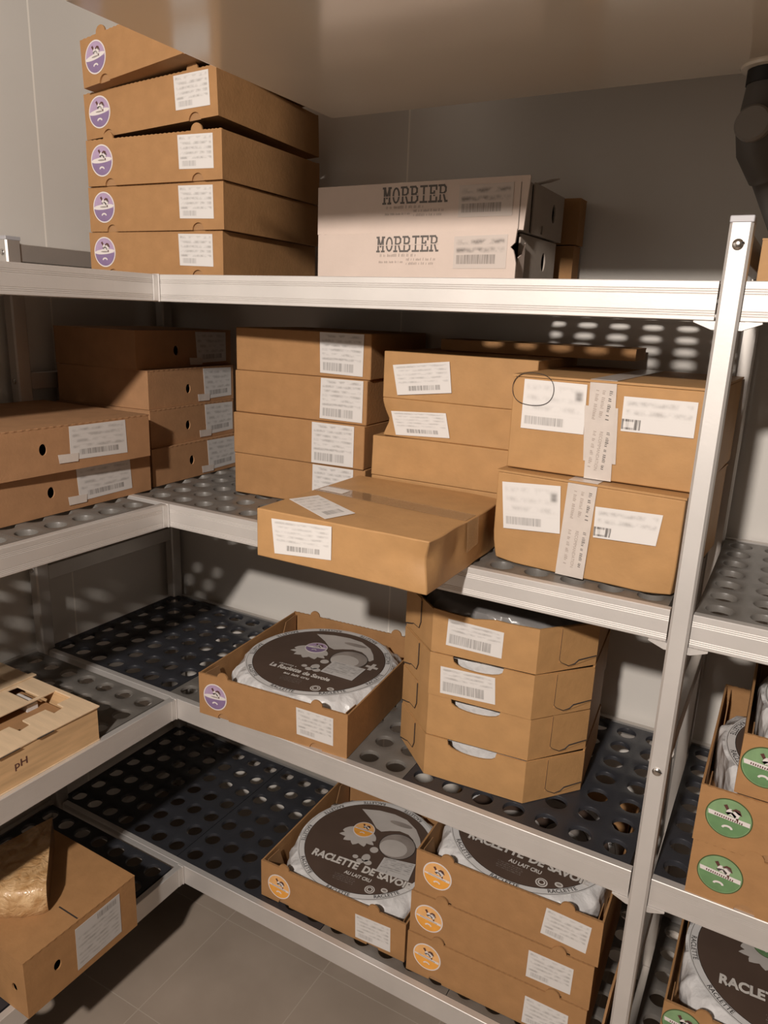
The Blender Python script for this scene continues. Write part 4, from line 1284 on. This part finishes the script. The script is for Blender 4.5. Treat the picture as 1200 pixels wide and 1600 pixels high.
for l, a, nm, q_, st in Lx:
    open_box('brown cheese box with orange sticker in the stack near the post, %s' % nm, l, (0, 0, a), (.364, .37, .0964), 'orange', 'stack of orange-sticker boxes', q_, sticker=st, tabs=[.066, .300], notches=[.066, .300])
p = inbox((.605, .0335), R(1.6), .364, .37)
wheel('raclette wheel in the topmost orange-sticker box of the stack', (p[0], p[1] - .008, LV4 + .2010), R(-1), text='savoie', seedn=6, square=.168, toff=(.0, .0))
# loose side boards leaning right of the stack
mb = MB()
mb.panel([(0, 0), (.33, 0), (.33, .20), (.0, .17)], [], .004, CARD_IN, Matrix.Translation((.984, .03, LV4 + .001)) @ Matrix.Rotation(R(4), 4, 'Y') @ RIGHT(0))
tag(mb.build('cardboard_sheet'), 'dark folded cardboard sheet standing between the orange stack and the post', 'cardboard sheet')
# right bay, lowest shelf
open_box('brown cheese box hidden under the green-sticker box at bottom right', (1.083, .040, LV4), (0, 0, 0), (.37, .37, .0975), 'green', 'green-sticker boxes on the lowest shelf', None)
open_box('open brown cheese box with green sticker at the bottom right corner', (1.083, .040, LV4 + .098), (0, 0, 0), (.37, .37, .097), 'green', 'green-sticker boxes on the lowest shelf', None, sticker=(.034, .060), sr=.033)
wheel('large brown-printed cheese wheel at the bottom right corner', (1.083 + .185, .04 + .185, LV4 + .1025), R(0), r=.1695, h=.081, kind='green', text='savoie', seedn=8, square=.171)

# ================================================================ EVAPORATOR AND DRAIN
def evaporator():
    x0, x1, y0, y1, z0 = .300, 1.75, -.42, .145, .28
    t = thing('evaporator', 'beige enamelled cooling unit hanging above the top shelf', 'cooling unit', ((x0 + x1) / 2, (y0 + y1) / 2, z0))
    T = Matrix.Translation(-Vector(t.location))
    mb = MB(); mb.box(x0, x1, y0, y1, z0, z0 + .012, EVAP, T); o = mb.build('drip_tray', t, bevel=.004, seg=3)
    mb = MB(); mb.box(x0 + .012, x1 - .012, y0 + .012, y1 - .012, z0 + .012, CEIL - .04, EVAP, T); mb.build('casing', t, bevel=.004, seg=2)
    mb = MB()
    for xx in (x0 + .15, x1 - .15):
        for yy in (y0 + .1, y1 - .1): mb.tube([(xx, yy, CEIL - .05), (xx, yy, CEIL)], .008, STEEL, 10, T)
    mb.build('hanger_rod', t)
    mb = MB(); mb.tube([(1.015, .125, z0 + .002), (1.015, .125, z0 - .003), (1.015, .125, z0 - .004)], [.038, .036, .030], EVAP, 28, T); mb.build('drain_collar', t, smooth=True)
    return t
evaporator()
def pipe():
    t = thing('drain_pipe', 'dark drain pipe with elbow hanging from the cooling unit', 'pipe', (1.015, .125, .276))
    T = Matrix.Translation(-Vector(t.location))
    mb = MB(); mb.tube([(1.015, .125, .276), (1.015, .125, .258)], .0275, RUBBER, 24, T); mb.build('rubber_ring', t, smooth=True)
    mb = MB(); mb.tube([(1.015, .125, .258), (1.013, .125, .23), (1.012, .126, .20), (1.014, .130, .180), (1.03, .150, .150)], [.026, .027, .028, .027, .025], PIPE, 24, T); mb.build('elbow', t, smooth=True)
    mb = MB(); mb.tube([(1.010, .120, .206), (1.006, .096, .206), (1.0055, .092, .206)], [.023, .023, .020], PIPE_G, 28, T); mb.build('end_cap', t, smooth=True)
    mb = MB(); mb.tube([(1.020, .140, .176), (1.052, .195, .10), (1.056, .200, .092), (1.10, .28, .086), (1.2, .36, .084), (1.5, .40, .082)], [.024, .020, .0215, .018, .018, .018], PIPE, 20, T); mb.build('pipe_run', t, smooth=True)
pipe()
# ceiling lamp (the light source of the room)
mb = MB(); mb.tube([(.95, -2.4, CEIL), (.95, -2.4, CEIL - .02)], [.10, .10], ALU, 28)
tag(mb.build('ceiling_lamp'), 'round aluminium ceiling lamp base in the aisle', 'lamp')
